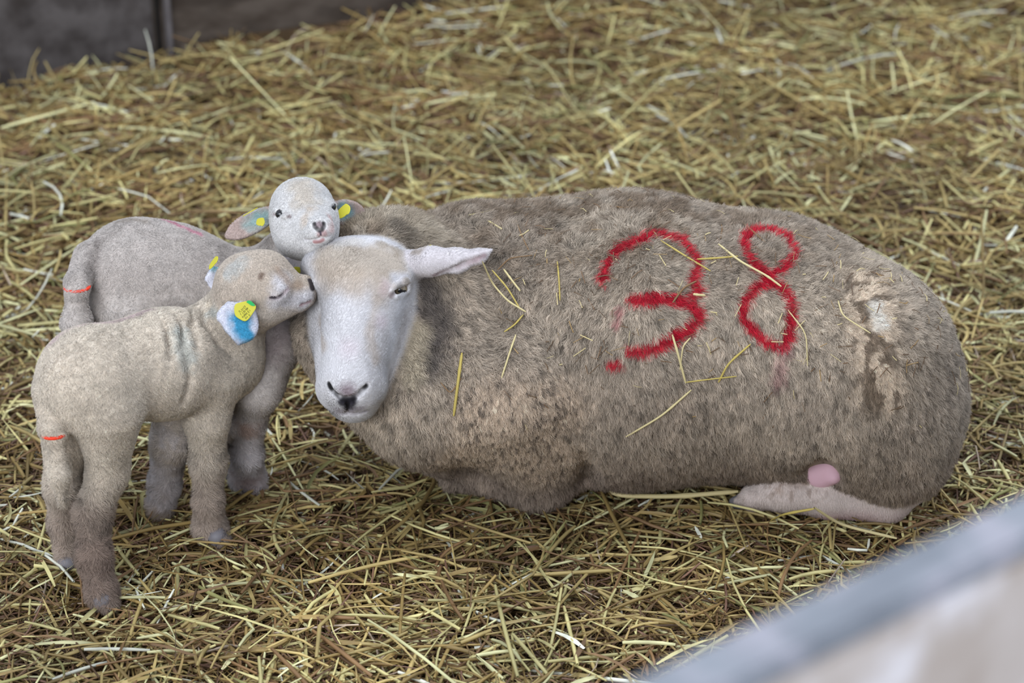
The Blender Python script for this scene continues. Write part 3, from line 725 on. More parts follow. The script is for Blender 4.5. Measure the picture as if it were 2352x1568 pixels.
def lamb_a_col(p):
    n1 = fbm(p, 18, 51)[:, None]; n2 = fbm(p, 90, 52)[:, None]
    c = np.array(srgb(230, 216, 198)) * (1 - n1) + np.array(srgb(212, 197, 180)) * n1
    c = c * (.8 + .4 * n2)
    low = 1 - smooth(p[:, 2], .06, .21)[:, None]
    c = c * (1 - low * .75) + np.array(srgb(158, 138, 126)) * (.7 + .6 * n1) * low * .75
    dk = (1 - smooth(seg_dist(p, [(-0.5925, -0.3688, 0.1000), (-0.5870, -0.4184, 0.0300)]), .03, .06))[:, None]
    c = c * (1 - dk * .55) + np.array(srgb(112, 88, 76)) * (.6 + .8 * n1) * dk * .55
    c = stamp(c, p, [(-0.4995, -0.2247, 0.1600), (-0.5204, -0.1895, 0.0500)], .03, srgb(232, 224, 226), .6, .85, .02)
    c = stamp(c, p, [(-0.4603, -0.2965, 0.3673), (-0.4496, -0.3255, 0.3347)], .016, srgb(176, 190, 190), .9, .45, .02)
    c = stamp(c, p, [(-0.4074, -0.2333, 0.4177), (-0.4226, -0.2363, 0.3646)], .012, srgb(170, 190, 196), .9, .4, .02)
    c = stamp(c, p, [(-0.6273, -0.3521, 0.3754), (-0.5687, -0.3086, 0.3835), (-0.5117, -0.2523, 0.3759)], .009, srgb(196, 160, 175), .9, .5, .01)
    for f in FOLDS_A: c = stamp(c, p, f, .0030, srgb(158, 140, 130), .9, .4)
    h = (1 - smooth(sdf_eval(LAMB_AH[:7], p), .002, .012))[:, None]
    fc = np.array(srgb(206, 191, 176)) * np.ones((len(p), 1)) * (.85 + .3 * n2)
    fc = stamp(fc, p, [(-0.3198, -0.2510, 0.4227), (-0.3262, -0.2621, 0.3943), (-0.2977, -0.2435, 0.3887)], .017, srgb(226, 222, 226), .8, .85, .012)
    fc = stamp(fc, p, [(-0.2919, -0.2404, 0.3871), (-0.2870, -0.2374, 0.3925)], .012, srgb(228, 224, 228), .8, .8)
    fc = stamp(fc, p, [(-0.3579, -0.2601, 0.3763), (-0.3225, -0.2496, 0.3698)], .014, srgb(222, 212, 202), .8, .6)
    fc = stamp(fc, p, [(-0.3273, -0.2423, 0.4354), (-0.3114, -0.2480, 0.4146), (-0.2998, -0.2366, 0.4091)], .007, srgb(185, 158, 134), .9, .6, .01)
    fc = stamp(fc, p, [(-0.3497, -0.2514, 0.4323), (-0.3508, -0.2538, 0.4288)], .004, srgb(110, 82, 66), .9, .7, .004)
    fc = stamp(fc, p, [(-0.3761, -0.2274, 0.4419), (-0.3975, -0.2355, 0.4255)], .012, srgb(196, 204, 206), .9, .5, .02)
    fc = stamp(fc, p, EYE_A, .0040, srgb(205, 180, 184), .8, .6)
    fc = stamp(fc, p, EYE_A[:3], .0030, srgb(36, 30, 38), .5, .95)
    fc = stamp(fc, p, MOUTH_A, .003, srgb(150, 110, 115), .7, .9)
    fc = stamp(fc, p, NOSE_A, .0065, srgb(38, 32, 36), .4, .97)
    c = c * (1 - h) + fc * h
    e = (1 - smooth(sdf_eval(LAMB_AH[-2:], p), .0005, .003))[:, None]
    ec = np.array(srgb(218, 216, 226)) * np.ones((len(p), 1))
    ec = stamp(ec, p, [(-0.3782, -0.2841, 0.3781), (-0.3725, -0.2984, 0.3649)], .017, srgb(40, 150, 190), .6, .95, .014, freq=80)
    ec = stamp(ec, p, [(-0.3835, -0.3129, 0.3553)], .008, srgb(190, 165, 160), .9, .6)
    ec = stamp(ec, p, [(-0.4284, -0.1676, 0.4087)], .010, srgb(60, 160, 170), .7, .8)
    return c * (1 - e) + ec * e

A_FULL = LAMB_A + sum([chain(f, [.0032] * len(f), .009, -1) for f in FOLDS_A], [])
A_FULL += chain(EYE_A, [.0008, .0018, .0018, .0008], .003, -1) + chain(MOUTH_A, [.001, .0016, .0016], .003, -1)
lamb_a, av, aq = animal('lamb', A_FULL,
    [axis([(-.70, -.40, .003), (-.40, -.27, .0015)]), axis([(-.50, -.26, .003), (-.26, -.08, .0022), (-.08, -.02, .003)]), axis([(-.01, .27, .003), (.27, .46, .0018)])],
    (-.50, -.33, 0), lamb_a_col)
tag(lamb_a, 'young cream lamb in front standing with shut eyes and nose on the ewe', 'lamb', None)

def lamb_len(head, ears, eye, skip, leglen=.0080):
    def f(p):
        L = .0034 + .0008 * fbm(p, 60, 61)
        low = 1 - smooth(p[:, 2], .13, .2)
        L = L * (1 - low) + leglen * low
        h = 1 - smooth(sdf_eval(head, p), .002, .012)
        L = L * (1 - h) + .0020 * h
        e = 1 - smooth(sdf_eval(ears, p), .0005, .004)
        L = L * (1 - e) + .0012 * e
        for pl, r in eye: L = L * smooth(seg_dist(p, pl), r, r + .0025)
        return L
    return f
LENA = lamb_len(LAMB_AH[:7], LAMB_AH[-2:], [(EYE_A[:3], .0015), (MOUTH_A, .001), (NOSE_A, .006)], None)
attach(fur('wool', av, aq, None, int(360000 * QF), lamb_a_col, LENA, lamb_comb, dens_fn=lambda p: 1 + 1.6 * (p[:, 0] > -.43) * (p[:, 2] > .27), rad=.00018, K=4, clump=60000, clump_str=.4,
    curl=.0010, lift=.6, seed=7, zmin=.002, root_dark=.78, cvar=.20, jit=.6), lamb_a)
TN = (.18, -.88, .43); TC = np.array((-0.3708, -0.2794, 0.3899)); TM = frame((1, .1, .1), TN)
t = tag_plate('ear_tag', TC, (1, .1, .1), TN, .031, M_TAG, lamb_a, .0014, [(-.5, .13), (-.46, .30), (-.36, .40), (-.1, .42), (.2, .44), (.56, .16), (.3, -.16), (.04, -.43), (-.12, -.46), (-.3, -.34), (-.5, -.16)])
t['label'] = 'yellow plastic tag with green corner and black print'
tag_plate('tag_corner', TC + TM[0] * .0075 + TM[1] * .0088 + TM[2] * .0009, (1, .1, .1), TN, .011, M_GREEN, lamb_a, .0008, [(-.5, .35), (.05, .55), (.75, -.35), (.2, -.3), (-.2, .1)])
V = []; F = []; rg = np.random.default_rng(5)
ca, sa = math.cos(.62), math.sin(.62)
for row, (v0, u0, u1) in enumerate([(.0062, -.006, .005), (.0022, -.007, .007), (-.0022, -.008, .006), (-.0062, -.006, .002)]):
    for uu in np.arange(u0, u1, .0021):
        for (a0, b0, a1, b1) in [((-.5, -.5), (-.5, .5)), ((.5, -.5), (.5, .5)), ((-.5, .5), (.5, .5)), ((-.5, 0), (.5, 0)), ((-.5, -.5), (.5, -.5))] and [(-.5, -.5, -.5, .5), (.5, -.5, .5, .5), (-.5, .5, .5, .5), (-.5, 0, .5, 0), (-.5, -.5, .5, -.5)]:
            if rg.random() < .5: continue
            p0 = np.array([uu + a0 * .0013, v0 + b0 * .0028]); p1 = np.array([uu + a1 * .0013, v0 + b1 * .0028])
            d = p1 - p0; nn = np.array([-d[1], d[0]]) / np.linalg.norm(d) * .00022
            i0 = len(V)
            for q in (p0 - nn, p1 - nn, p1 + nn, p0 + nn):
                x, y = q[0] * ca - q[1] * sa, q[0] * sa + q[1] * ca
                V.append(TC + TM[0] * (x + .0004) + TM[1] * (y - .0012) + TM[2] * .00085)
            F.append((i0, i0 + 1, i0 + 2, i0 + 3))
attach(np_mesh('tag_print', np.array(V), F, M_INK, smooth_=False), lamb_a)
tag_plate('ear_tag', (-0.4257, -0.1795, 0.4184), (.8, .1, .9), (-.7, -.1, .55), .022, M_TAG, lamb_a)
torus('tail_ring', (-0.6243, -0.4101, 0.2677), (0, .1, 1), .0155, .0026, M_RING, lamb_a)
for f in ([(-0.5743, -0.4361, 0.0140), (-0.5677, -0.4365, 0.0040)], [(-0.4349, -0.2660, 0.0120), (-0.4242, -0.2629, 0.0040)], [(-0.5300, -0.1891, 0.0100), (-0.5224, -0.1903, 0.0030)], [(-0.6436, -0.3343, 0.0120), (-0.6402, -0.3297, 0.0030)]):
    small_solid('hoof', [cone(f[0], f[1], .0155, .009, .01)], .002, M_HOOF, lamb_a)

# ---- lamb behind, looking at the camera over the ewe's neck
NOSE_B = [[(-0.2802, -0.1790, 0.4792), (-0.2794, -0.1833, 0.4757), (-0.2744, -0.1863, 0.4723), (-0.2719, -0.1870, 0.4706)], [(-0.2662, -0.1773, 0.4791), (-0.2654, -0.1814, 0.4755), (-0.2689, -0.1862, 0.4709)], [(-0.2713, -0.1867, 0.4711), (-0.2702, -0.1885, 0.4639)]]
MOUTH_B = [(-0.2948, -0.1746, 0.4516), (-0.2837, -0.1860, 0.4560), (-0.2716, -0.1888, 0.4606), (-0.2638, -0.1860, 0.4594), (-0.2569, -0.1797, 0.4599)]
def lamb_b_col(p):
    n1 = fbm(p, 18, 71)[:, None]; n2 = fbm(p, 90, 72)[:, None]
    c = np.array(srgb(212, 202, 195)) * (1 - n1) + np.array(srgb(192, 181, 174)) * n1
    c = c * (.82 + .36 * n2)
    low = 1 - smooth(p[:, 2], .08, .24)[:, None]
    c = c * (1 - low * .85) + np.array(srgb(232, 224, 226)) * low * .85
    c = stamp(c, p, [(-0.3944, -0.1894, 0.1400), (-0.3897, -0.1676, 0.1500)], .02, srgb(176, 142, 124), .7, .7, .03)
    c = stamp(c, p, [(-0.4061, -0.1265, 0.0200), (-0.4076, -0.1210, 0.0400)], .022, srgb(160, 130, 122), .7, .7, .02)
    c = stamp(c, p, [(-0.3339, -0.1655, 0.3014), (-0.3453, -0.1872, 0.2840)], .03, srgb(140, 124, 124), .8, .7, .03)
    c = stamp(c, p, [(-0.6045, -0.1042, 0.4129), (-0.6100, -0.1603, 0.3832), (-0.5975, -0.1624, 0.3422)], .012, srgb(140, 130, 124), .9, .6, .015)  # shade of the gap between tail and rump, painted into the wool
    c = stamp(c, p, [(-0.5750, -0.0623, 0.4291), (-0.5413, -0.0714, 0.4317)], .008, srgb(150, 135, 120), .9, .5, .012)
    c = stamp(c, p, [(-0.5177, -0.0410, 0.4211), (-0.4920, -0.0631, 0.4210), (-0.4632, -0.0679, 0.4105)], .006, srgb(215, 120, 150), .9, .7, .008)
    h = (1 - smooth(sdf_eval(LAMB_BH[:6], p), .002, .014))[:, None]
    fc = np.array(srgb(226, 222, 220)) * np.ones((len(p), 1)) * (.92 + .16 * n2)
    fc = stamp(fc, p, [(-0.3027, -0.0941, 0.5014), (-0.2976, -0.1225, 0.4897)], .022, srgb(206, 190, 170), .9, .65, .02)
    fc = stamp(fc, p, [(-0.2885, -0.1432, 0.4851), (-0.2944, -0.1668, 0.4752)], .008, srgb(212, 192, 172), .9, .6, .01)
    fc = stamp(fc, p, [(-0.2606, -0.1486, 0.4739), (-0.2557, -0.1753, 0.4688)], .007, srgb(220, 180, 175), .9, .6, .01)
    fc = stamp(fc, p, [(-0.2714, -0.1884, 0.4659), (-0.2654, -0.1863, 0.4669)], .0055, srgb(190, 148, 146), .8, .8)
    fc = stamp(fc, p, [(-0.2801, -0.1861, 0.4527), (-0.2720, -0.1873, 0.4539), (-0.2676, -0.1871, 0.4565)], .0036, srgb(176, 124, 124), .6, .9)
    fc = stamp(fc, p, [(-0.2751, -0.1820, 0.4778), (-0.2696, -0.1814, 0.4776)], .0058, srgb(150, 130, 134), .6, .9)
    for q in NOSE_B[:2]: fc = stamp(fc, p, q, .0036, srgb(18, 14, 18), .55, .98)
    fc = stamp(fc, p, NOSE_B[2], .0018, srgb(60, 52, 66), .6, .9)
    fc = stamp(fc, p, MOUTH_B, .0014, srgb(120, 105, 125), .8, .85)
    fc = stamp(fc, p, [(-0.3406, -0.1169, 0.4661), (-0.3282, -0.1153, 0.4655)], .0052, srgb(110, 84, 90), .6, .8)
    fc = stamp(fc, p, [(-0.2600, -0.0999, 0.4704)], .0055, srgb(120, 95, 100), .6, .8)
    fc = stamp(fc, p, [(-0.3235, -0.1345, 0.4732), (-0.3167, -0.1412, 0.4720)], .003, srgb(120, 95, 95), .8, .7)
    c = c * (1 - h) + fc * h
    e = (1 - smooth(sdf_eval(LAMB_BH[-2:], p), .0005, .003))[:, None]
    ec = np.array(srgb(190, 168, 160)) * np.ones((len(p), 1))
    ec = stamp(ec, p, [(-0.3668, -0.0820, 0.4447), (-0.3783, -0.0934, 0.4442)], .016, srgb(150, 190, 190), .7, .8, .01)
    ec = stamp(ec, p, [(-0.2466, -0.0684, 0.4492), (-0.2402, -0.0699, 0.4463)], .014, srgb(120, 180, 186), .7, .8, .01)
    return c * (1 - e) + ec * e

B_FULL = LAMB_B + chain(MOUTH_B, [.0008, .0018, .0020, .0018, .0008], .003, -1) + sum([chain(f, [.0020] * len(f), .003, -1) for f in NOSE_B[:2]], [])
B_FULL += chain([(-0.3455, -0.1125, 0.4643), (-0.3381, -0.1198, 0.4715), (-0.3299, -0.1202, 0.4717), (-0.3214, -0.1366, 0.4741)], [.002, .0034, .0036, .002], .002)
B_FULL += chain([(-0.3430, -0.1188, 0.4636), (-0.3344, -0.1234, 0.4635), (-0.3252, -0.1372, 0.4709), (-0.3200, -0.1378, 0.4739)], [.0015, .0026, .0026, .0016], .002)
B_FULL += chain([(-0.2632, -0.1197, 0.4803), (-0.2601, -0.1041, 0.4763), (-0.2589, -0.0694, 0.4593)], [.0018, .0030, .0018], .002)
lamb_b, bv, bq = animal('lamb', B_FULL,
    [axis([(-.68, -.38, .003), (-.38, -.20, .0015)]), axis([(-.26, -.16, .003), (-.16, -.04, .0015), (-.04, .12, .003)]), axis([(-.01, .36, .003), (.36, .50, .0015)])],
    (-.45, -.08, 0), lamb_b_col)
tag(lamb_b, 'young cream lamb behind, looking at the camera with its chin over the ewe', 'lamb', None)
LENB = lamb_len(LAMB_BH[:6], LAMB_BH[-2:], [(NOSE_B[0], .0035), (NOSE_B[1], .0035), (NOSE_B[2], .002), (MOUTH_B, .001), ([(-0.3400, -0.1166, 0.4660), (-0.3275, -0.1156, 0.4656)], .0045), ([(-0.2600, -0.0999, 0.4704)], .005), ([(-0.2801, -0.1861, 0.4527), (-0.2676, -0.1871, 0.4565)], .004)], None)
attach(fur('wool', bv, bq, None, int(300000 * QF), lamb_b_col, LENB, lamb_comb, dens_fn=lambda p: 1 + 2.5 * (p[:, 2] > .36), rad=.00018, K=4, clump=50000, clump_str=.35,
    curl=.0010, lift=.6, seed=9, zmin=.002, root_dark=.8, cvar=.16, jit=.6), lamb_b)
eyeball('eye', (-0.3332, -0.1211, 0.4680), .0080, (-.15, -.95, .2), lamb_b, srgb(24, 18, 22), 1.2)
eyeball('eye', (-0.2607, -0.1069, 0.4728), .0066, (.5, -.8, .2), lamb_b, srgb(24, 18, 22), 1.2)
tag_plate('ear_tag', (-0.3778, -0.1101, 0.4666), (.9, .1, .5), (-.35, .3, .9), .026, M_TAG, lamb_b)
tag_plate('ear_tag', (-0.3645, -0.1075, 0.4497), (1, 0, -.2), (.1, -.8, .5), .013, M_TAG, lamb_b)
tag_plate('ear_tag', (-0.2446, -0.0911, 0.4597), (.85, 0, .55), (-.45, -.35, .75), .024, M_TAG, lamb_b)
torus('tail_ring', (-0.6263, -0.1712, 0.3752), (0, .05, 1), .0172, .0026, M_RING, lamb_b)
small_solid('hoof', [cone((-0.4046, -0.1190, 0.0140), (-0.3917, -0.1187, 0.0060), .016, .010, .01)], .002, M_HOOF, lamb_b)

# ================================================================== STRAW
def bed_h(x, y):
    p = np.stack([x, y, np.zeros_like(x)], 1)
    h = (fbm(p, 2.2, 81) - .5) * .09 + (fbm(p, 6, 82) - .5) * .06
    far = smooth(y, .15, 1.0)
    h = h * (.42 + .58 * far) - .006
    wl = y - (1.72 + (x + 1.25) * .364)      # distance to the wall line
    heap = np.interp(x, [-1.3, -1.15, -.8, -.5, -.2, 3], [-.03, -.01, .02, .065, .075, .075])
    return h + heap * smooth(wl, -.6, -.02)

def straw_mesh(name, n, seed, region, zr, wr, lr, kind, cols, tilt=.10, outer=False):
    rng = np.random.default_rng(seed)
    x = []; y = []
    while sum(map(len, x)) < n:
        a = rng.uniform(region[0], region[1], n * 2); b = rng.uniform(region[2], region[3], n * 2)
        ok = (((np.abs(a) < .30 * (b + 2.944) + .25) & (b > -1.05)) != outer) & (b < 1.64 + (a + 1.25) * .364)
        ok &= np.abs((a - .22) * -.6085 + (b + 1.90) * .7936) > .10      # clear of the pen divider
        x.append(a[ok]); y.append(b[ok])
    x = np.concatenate(x)[:n]; y = np.concatenate(y)[:n]
    S = 5
    yaw = rng.uniform(0, math.pi, n) + .4 * (fbm(np.stack([x, y, x * 0], 1), 3, 90) - .5) * 6
    L = rng.lognormal(0, .5, n) * (lr[0] + lr[1]) / 2; L = np.clip(L, lr[0], lr[1] * 2)
    W = rng.uniform(wr[0], wr[1], n) * (1 - .25 * (rng.random(n) < .3))
    z = bed_h(x, y) + zr[0] + (zr[1] - zr[0]) * rng.random(n) ** .8
    tl = rng.normal(0, tilt, n)
    bend = rng.normal(0, .5, n) * (rng.random(n) < .6); kink = rng.normal(0, .8, n) * (rng.random(n) < .18)
    s = np.linspace(-.5, .5, S)
    ang = yaw[:, None] + bend[:, None] * s + kink[:, None] * (s > 0.1)
    step = L[:, None] / (S - 1)
    dx = np.cos(ang) * step; dy = np.sin(ang) * step; 
    ta = tl[:, None] + rng.normal(0, .25, n)[:, None] * s
    dz = np.sin(ta) * step
    cx = x[:, None] + np.cumsum(dx, 1) - dx.sum(1)[:, None] / 2; cy = y[:, None] + np.cumsum(dy, 1) - dy.sum(1)[:, None] / 2
    cz = z[:, None] + np.cumsum(dz, 1) - dz.sum(1)[:, None] / 2
    C3 = np.stack([cx, cy, cz], 2)
    T = np.stack([np.cos(ang), np.sin(ang), np.sin(ta)], 2); T /= np.linalg.norm(T, axis=2)[..., None]
    roll = rng.uniform(-.9, .9, n)[:, None] + rng.normal(0, .5, n)[:, None] * s
    side = np.stack([-np.sin(ang), np.cos(ang), 0 * ang], 2); up = np.cross(T, side)
    sd = side * np.cos(roll)[..., None] + up * np.sin(roll)[..., None]; nu = np.cross(T, sd)
    tw = np.interp(s, [-.5, -.4, .4, .5], [.8, 1, 1, .75])[None, :, None] * W[:, None, None]
    if kind == 'stalk':
        offs = [(-.5, 0), (-.2, .42), (.2, .42), (.5, 0), (0, -.4)]; closed = True
    else:
        offs = [(-.5, .12), (0, -.06), (.5, .12)]; closed = False
        tw = np.interp(s, [-.5, -.3, .2, .5], [.5, 1, .85, .12])[None, :, None] * W[:, None, None]
    R = len(offs)
    V = np.stack([C3 + sd * tw * a + nu * tw * b for a, b in offs], 2).reshape(-1, 3)
    base = (np.arange(n) * S * R)[:, None, None]
    rr = np.arange(S - 1)[None, :, None] * R; cc_ = np.arange(R if closed else R - 1)[None, None, :]
    nx = (cc_ + 1) % R
    F = np.stack([base + rr + cc_, base + rr + nx, base + rr + R + nx, base + rr + R + cc_], -1).reshape(-1, 4)
    ci = rng.choice(len(cols), n, p=[c[1] for c in cols])
    c = np.array([srgb(*k[0]) for k in cols])[ci] * rng.uniform(.70, 1.25, n)[:, None] * (.54 + .72 * fbm(np.stack([x, y, x * 0], 1), 5, 93, 2))[:, None]
    depth = .55 + .45 * np.clip((z - bed_h(x, y) - zr[0]) / (zr[1] - zr[0]), 0, 1)
    pc = c[:, None] * (1 + .18 * np.sin(s * 9 + rng.uniform(0, 6, n)[:, None]))[..., None]
    col = np.repeat(pc[:, :, None], R, 2).reshape(-1, 3)
    return V, F, np.clip(col, 0, .95)

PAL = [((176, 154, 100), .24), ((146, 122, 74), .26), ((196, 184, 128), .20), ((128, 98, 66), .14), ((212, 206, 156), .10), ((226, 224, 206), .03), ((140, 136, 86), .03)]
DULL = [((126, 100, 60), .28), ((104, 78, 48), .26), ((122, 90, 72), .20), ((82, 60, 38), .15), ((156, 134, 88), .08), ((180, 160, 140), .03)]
FRONT = (-1.2, 1.2, -1.05, .55); REAR = (-1.8, 2.0, .40, 2.9)
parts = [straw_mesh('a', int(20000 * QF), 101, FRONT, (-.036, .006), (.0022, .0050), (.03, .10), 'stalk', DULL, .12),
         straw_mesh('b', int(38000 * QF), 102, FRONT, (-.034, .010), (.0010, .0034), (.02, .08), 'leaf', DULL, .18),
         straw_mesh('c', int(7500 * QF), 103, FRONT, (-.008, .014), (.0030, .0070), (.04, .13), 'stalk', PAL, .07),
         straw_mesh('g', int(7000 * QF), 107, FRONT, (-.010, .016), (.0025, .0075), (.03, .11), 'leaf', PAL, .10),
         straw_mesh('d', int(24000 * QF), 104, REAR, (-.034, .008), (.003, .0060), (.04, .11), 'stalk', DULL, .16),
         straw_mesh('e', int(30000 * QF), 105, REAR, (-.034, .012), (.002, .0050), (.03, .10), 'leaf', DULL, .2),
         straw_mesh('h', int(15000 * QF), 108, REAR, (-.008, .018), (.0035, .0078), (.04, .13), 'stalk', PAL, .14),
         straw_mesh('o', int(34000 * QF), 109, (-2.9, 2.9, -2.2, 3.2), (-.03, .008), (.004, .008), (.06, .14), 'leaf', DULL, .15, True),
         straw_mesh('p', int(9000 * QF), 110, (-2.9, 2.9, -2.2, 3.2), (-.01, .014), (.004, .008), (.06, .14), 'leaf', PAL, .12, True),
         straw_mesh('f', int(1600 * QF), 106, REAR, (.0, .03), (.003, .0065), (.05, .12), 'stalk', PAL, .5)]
Vs = []; Fs = []; Cs = []; off = 0
for V, F, c in parts:
    Vs.append(V); Fs.append(F + off); Cs.append(c); off += len(V)
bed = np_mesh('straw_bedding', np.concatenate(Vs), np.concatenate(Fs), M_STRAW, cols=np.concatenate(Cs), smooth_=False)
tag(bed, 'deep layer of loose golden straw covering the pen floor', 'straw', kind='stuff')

# floor under the straw: dark trodden litter
M_LITTER = noise_mat('trodden_litter', srgb(44, 33, 20), srgb(82, 62, 36), 60, bump=.6, stretch=(1, 2.2, 1), c3=srgb(70, 54, 36))
gx = np.linspace(-3.2, 3.2, 160); gy = np.linspace(-3.2, 4.2, 180)
GX, GY = np.meshgrid(gx, gy, indexing='ij')
gz = bed_h(GX.ravel(), GY.ravel()) - .022
gv = np.stack([GX.ravel(), GY.ravel(), gz], 1)
i, j = np.meshgrid(np.arange(159), np.arange(179), indexing='ij'); a = (i * 180 + j).ravel()
np_mesh('floor', gv, np.stack([a, a + 180, a + 181, a + 1], 1), M_LITTER)['kind'] = 'structure'

# ================================================================== PEN WALLS
def box(name, m, c, u, sx, sy, z0, z1, bev=.004):
    import bmesh
    bm = bmesh.new(); bmesh.ops.create_cube(bm, size=1)
    bmesh.ops.scale(bm, vec=(sx, sy, z1 - z0), verts=bm.verts)
    bmesh.ops.bevel(bm, geom=bm.edges[:], offset=bev, segments=2, affect='EDGES')
    me = bpy.data.meshes.new(name); bm.to_mesh(me); bm.free(); me.materials.append(m)
    o = bpy.data.objects.new(name, me); COL.objects.link(o)
    o.location = (c[0], c[1], (z0 + z1) / 2); o.rotation_euler = (0, 0, math.atan2(u[1], u[0]))
    return o
M_CONC = noise_mat('stained_concrete', srgb(58, 52, 50), srgb(86, 80, 78), 16, bump=.4, c3=srgb(48, 41, 37), scale3=6)
M_CONC2 = noise_mat('brown_stained_concrete', srgb(64, 54, 46), srgb(86, 76, 68), 12, bump=.3, c3=srgb(52, 44, 38), scale3=4, stretch=(1, 1, 2.5))
M_POST = noise_mat('grey_post', srgb(92, 86, 86), srgb(106, 100, 100), 20, bump=.15)
wu = (math.cos(math.radians(20)), math.sin(math.radians(20)))
def wl(s, off=.06): return (-.832 + wu[0] * s - wu[1] * off, 1.873 + wu[1] * s + wu[0] * off)
for s0, s1, m in ((-2.4, -.010, M_CONC), (.010, 3.6, M_CONC2)):
    box('wall_back', m, wl((s0 + s1) / 2), wu, s1 - s0, .10, -.1, 1.5)['kind'] = 'structure'
box('trim_1', M_POST, wl(.022, .0), wu, .014, .03, -.1, 1.5)['kind'] = 'structure'

# near pen divider, its top edge close to the lens
M_BOARD = noise_mat('smeared_board', srgb(158, 144, 134), srgb(180, 169, 163), 12, rough=.7, bump=.05, c3=srgb(208, 202, 204), scale3=17, detail=3)
M_EDGE = noise_mat('grey_blue_board_edge', srgb(112, 115, 122), srgb(128, 131, 138), 16, rough=.8, bump=.05, c3=srgb(146, 144, 152), scale3=22, detail=2)
du = np.array([.7936, .6085]); dnr = np.array([.6085, -.7936])
pc = np.array([.0582, -2.025]) + dnr * .017 + du * .2
dv = box('pen_divider', M_BOARD, pc, du, 2.6, .034, 0.0, 1.014, .003)
tag(dv, 'pale smeared pen divider board out of focus in the near right corner', 'board')
cap = box('top_edge', M_EDGE, pc, du, 2.6, .036, 1.014, 1.03, .003)
cap.parent = dv; cap.matrix_parent_inverse = (Matrix.Translation(dv.location) @ Matrix.Rotation(math.atan2(du[1], du[0]), 4, 'Z')).inverted()
cap['label'] = 'grey-blue top edge'

# ================================================================== single stalks caught in the fleece
M_STALK = mat('pale_stalk', srgb(196, 180, 132), 0.5)
M_STALK_G = mat('yellow_stalk', srgb(176, 156, 82), 0.5)
M_STALK_B = mat('brown_stalk', srgb(120, 92, 62), 0.6)
def stalk(pts, w, m, label):
    """a bent hollow stalk with small nodes, built as one tapering five-sided tube"""
    P = np.array(pts, float)
    # resample as a smooth curve
    t = np.linspace(0, len(P) - 1, (len(P) - 1) * 6 + 1)
    P = np.stack([np.interp(t, range(len(P)), P[:, k]) for k in range(3)], 1)
    for _ in range(3): P[1:-1] = (P[:-2] + 2 * P[1:-1] + P[2:]) / 4
    T = np.gradient(P, axis=0); T /= np.linalg.norm(T, axis=1)[:, None]
    s_ = np.cross(T, [0.1, -.6, .8]); s_ /= np.linalg.norm(s_, axis=1)[:, None]; n_ = np.cross(s_, T)
    K = 6; V = []; F = []
    for i in range(len(P)):
        r = w / 2 * (1.0 + (.25 if i % 9 == 4 else 0)) * (.55 if i in (0, len(P) - 1) else 1)
        for j in range(K):
            a = 2 * math.pi * j / K; V.append(P[i] + s_[i] * r * math.cos(a) + n_[i] * r * .7 * math.sin(a))
    for i in range(len(P) - 1):
        for j in range(K): F.append((i * K + j, i * K + (j + 1) % K, (i + 1) * K + (j + 1) % K, (i + 1) * K + j))
    base = P.mean(0); o = np_mesh('straw_stalk', np.array(V) - base, F, m, smooth_=False); o.location = base
    tag(o, label, 'straw', 'straw stalks caught in the ewe fleece')
S = stalk
S([(-0.0711, -0.2516, 0.3101), (-0.0757, -0.2800, 0.2832), (-0.0827, -0.2970, 0.2328)], .0042, M_STALK_G, 'thick upright yellow stalk on the ewe just right of her chin')
S([(-0.0715, -0.2755, 0.2822), (-0.0868, -0.2892, 0.2637), (-0.1011, -0.2776, 0.2763)], .0018, M_STALK_B, 'thin hooked brown stalk beside the thick upright yellow one below the cheek')
S([(0.0056, -0.2346, 0.3306), (-0.0025, -0.2595, 0.3176), (-0.0148, -0.2839, 0.2867)], .0026, M_STALK, 'short pale curved stalk on the shoulder right of the thick upright one')
S([(0.0162, -0.2131, 0.3518), (0.0043, -0.2276, 0.3430), (-0.0112, -0.2316, 0.3333)], .0024, M_STALK_G, 'short slanting stalk on the shoulder wool below the long pair')
S([(-0.0418, -0.2115, 0.4345), (-0.0287, -0.1840, 0.3875), (-0.0068, -0.2013, 0.3681), (0.0199, -0.2126, 0.3557)], .0028, M_STALK, 'long bent pale stalk running down from the ear tip')
S([(-0.0288, -0.1632, 0.3984), (-0.0068, -0.1905, 0.3837), (0.0118, -0.2095, 0.3583)], .0024, M_STALK_G, 'yellow stalk running beside the long bent one below the ear')
S([(-0.0119, -0.1632, 0.3998), (0.0006, -0.1818, 0.3899), (0.0118, -0.1913, 0.3785)], .0030, M_STALK, 'short straight pale stalk right of the long bent pair')
S([(-0.0207, -0.1638, 0.3987), (-0.0038, -0.1520, 0.4125), (0.0289, -0.1477, 0.4146)], .0018, M_STALK_B, 'thin arched dark stalk on the shoulder right of the ear tip')
S([(-0.0651, -0.0455, 0.4329), (-0.0426, -0.0398, 0.4353), (-0.0169, -0.0177, 0.4321)], .0026, M_STALK, 'pale straight stalk near the top of the neck wool')
S([(-0.0372, -0.0640, 0.4333), (-0.0262, -0.0804, 0.4336), (-0.0146, -0.0909, 0.4305)], .0030, M_STALK, 'short white stalk just under the one on top of the neck')
S([(0.0651, -0.1593, 0.4104), (0.0672, -0.1869, 0.3957), (0.0683, -0.2084, 0.3716)], .0022, M_STALK_G, 'long thin upright stalk left of the red digit three')
S([(0.0045, -0.0609, 0.4354), (0.0152, -0.1162, 0.4287), (0.0245, -0.1376, 0.4176)], .0020, M_STALK_B, 'thin brown stalk lying on the shoulder above the arched dark one')
S([(0.2990, -0.1263, 0.4229), (0.3279, -0.1594, 0.4104), (0.3640, -0.1801, 0.3980), (0.3852, -0.1913, 0.3855)], .0034, M_STALK, 'long pale stalk crossing the waist of the red digit eight')
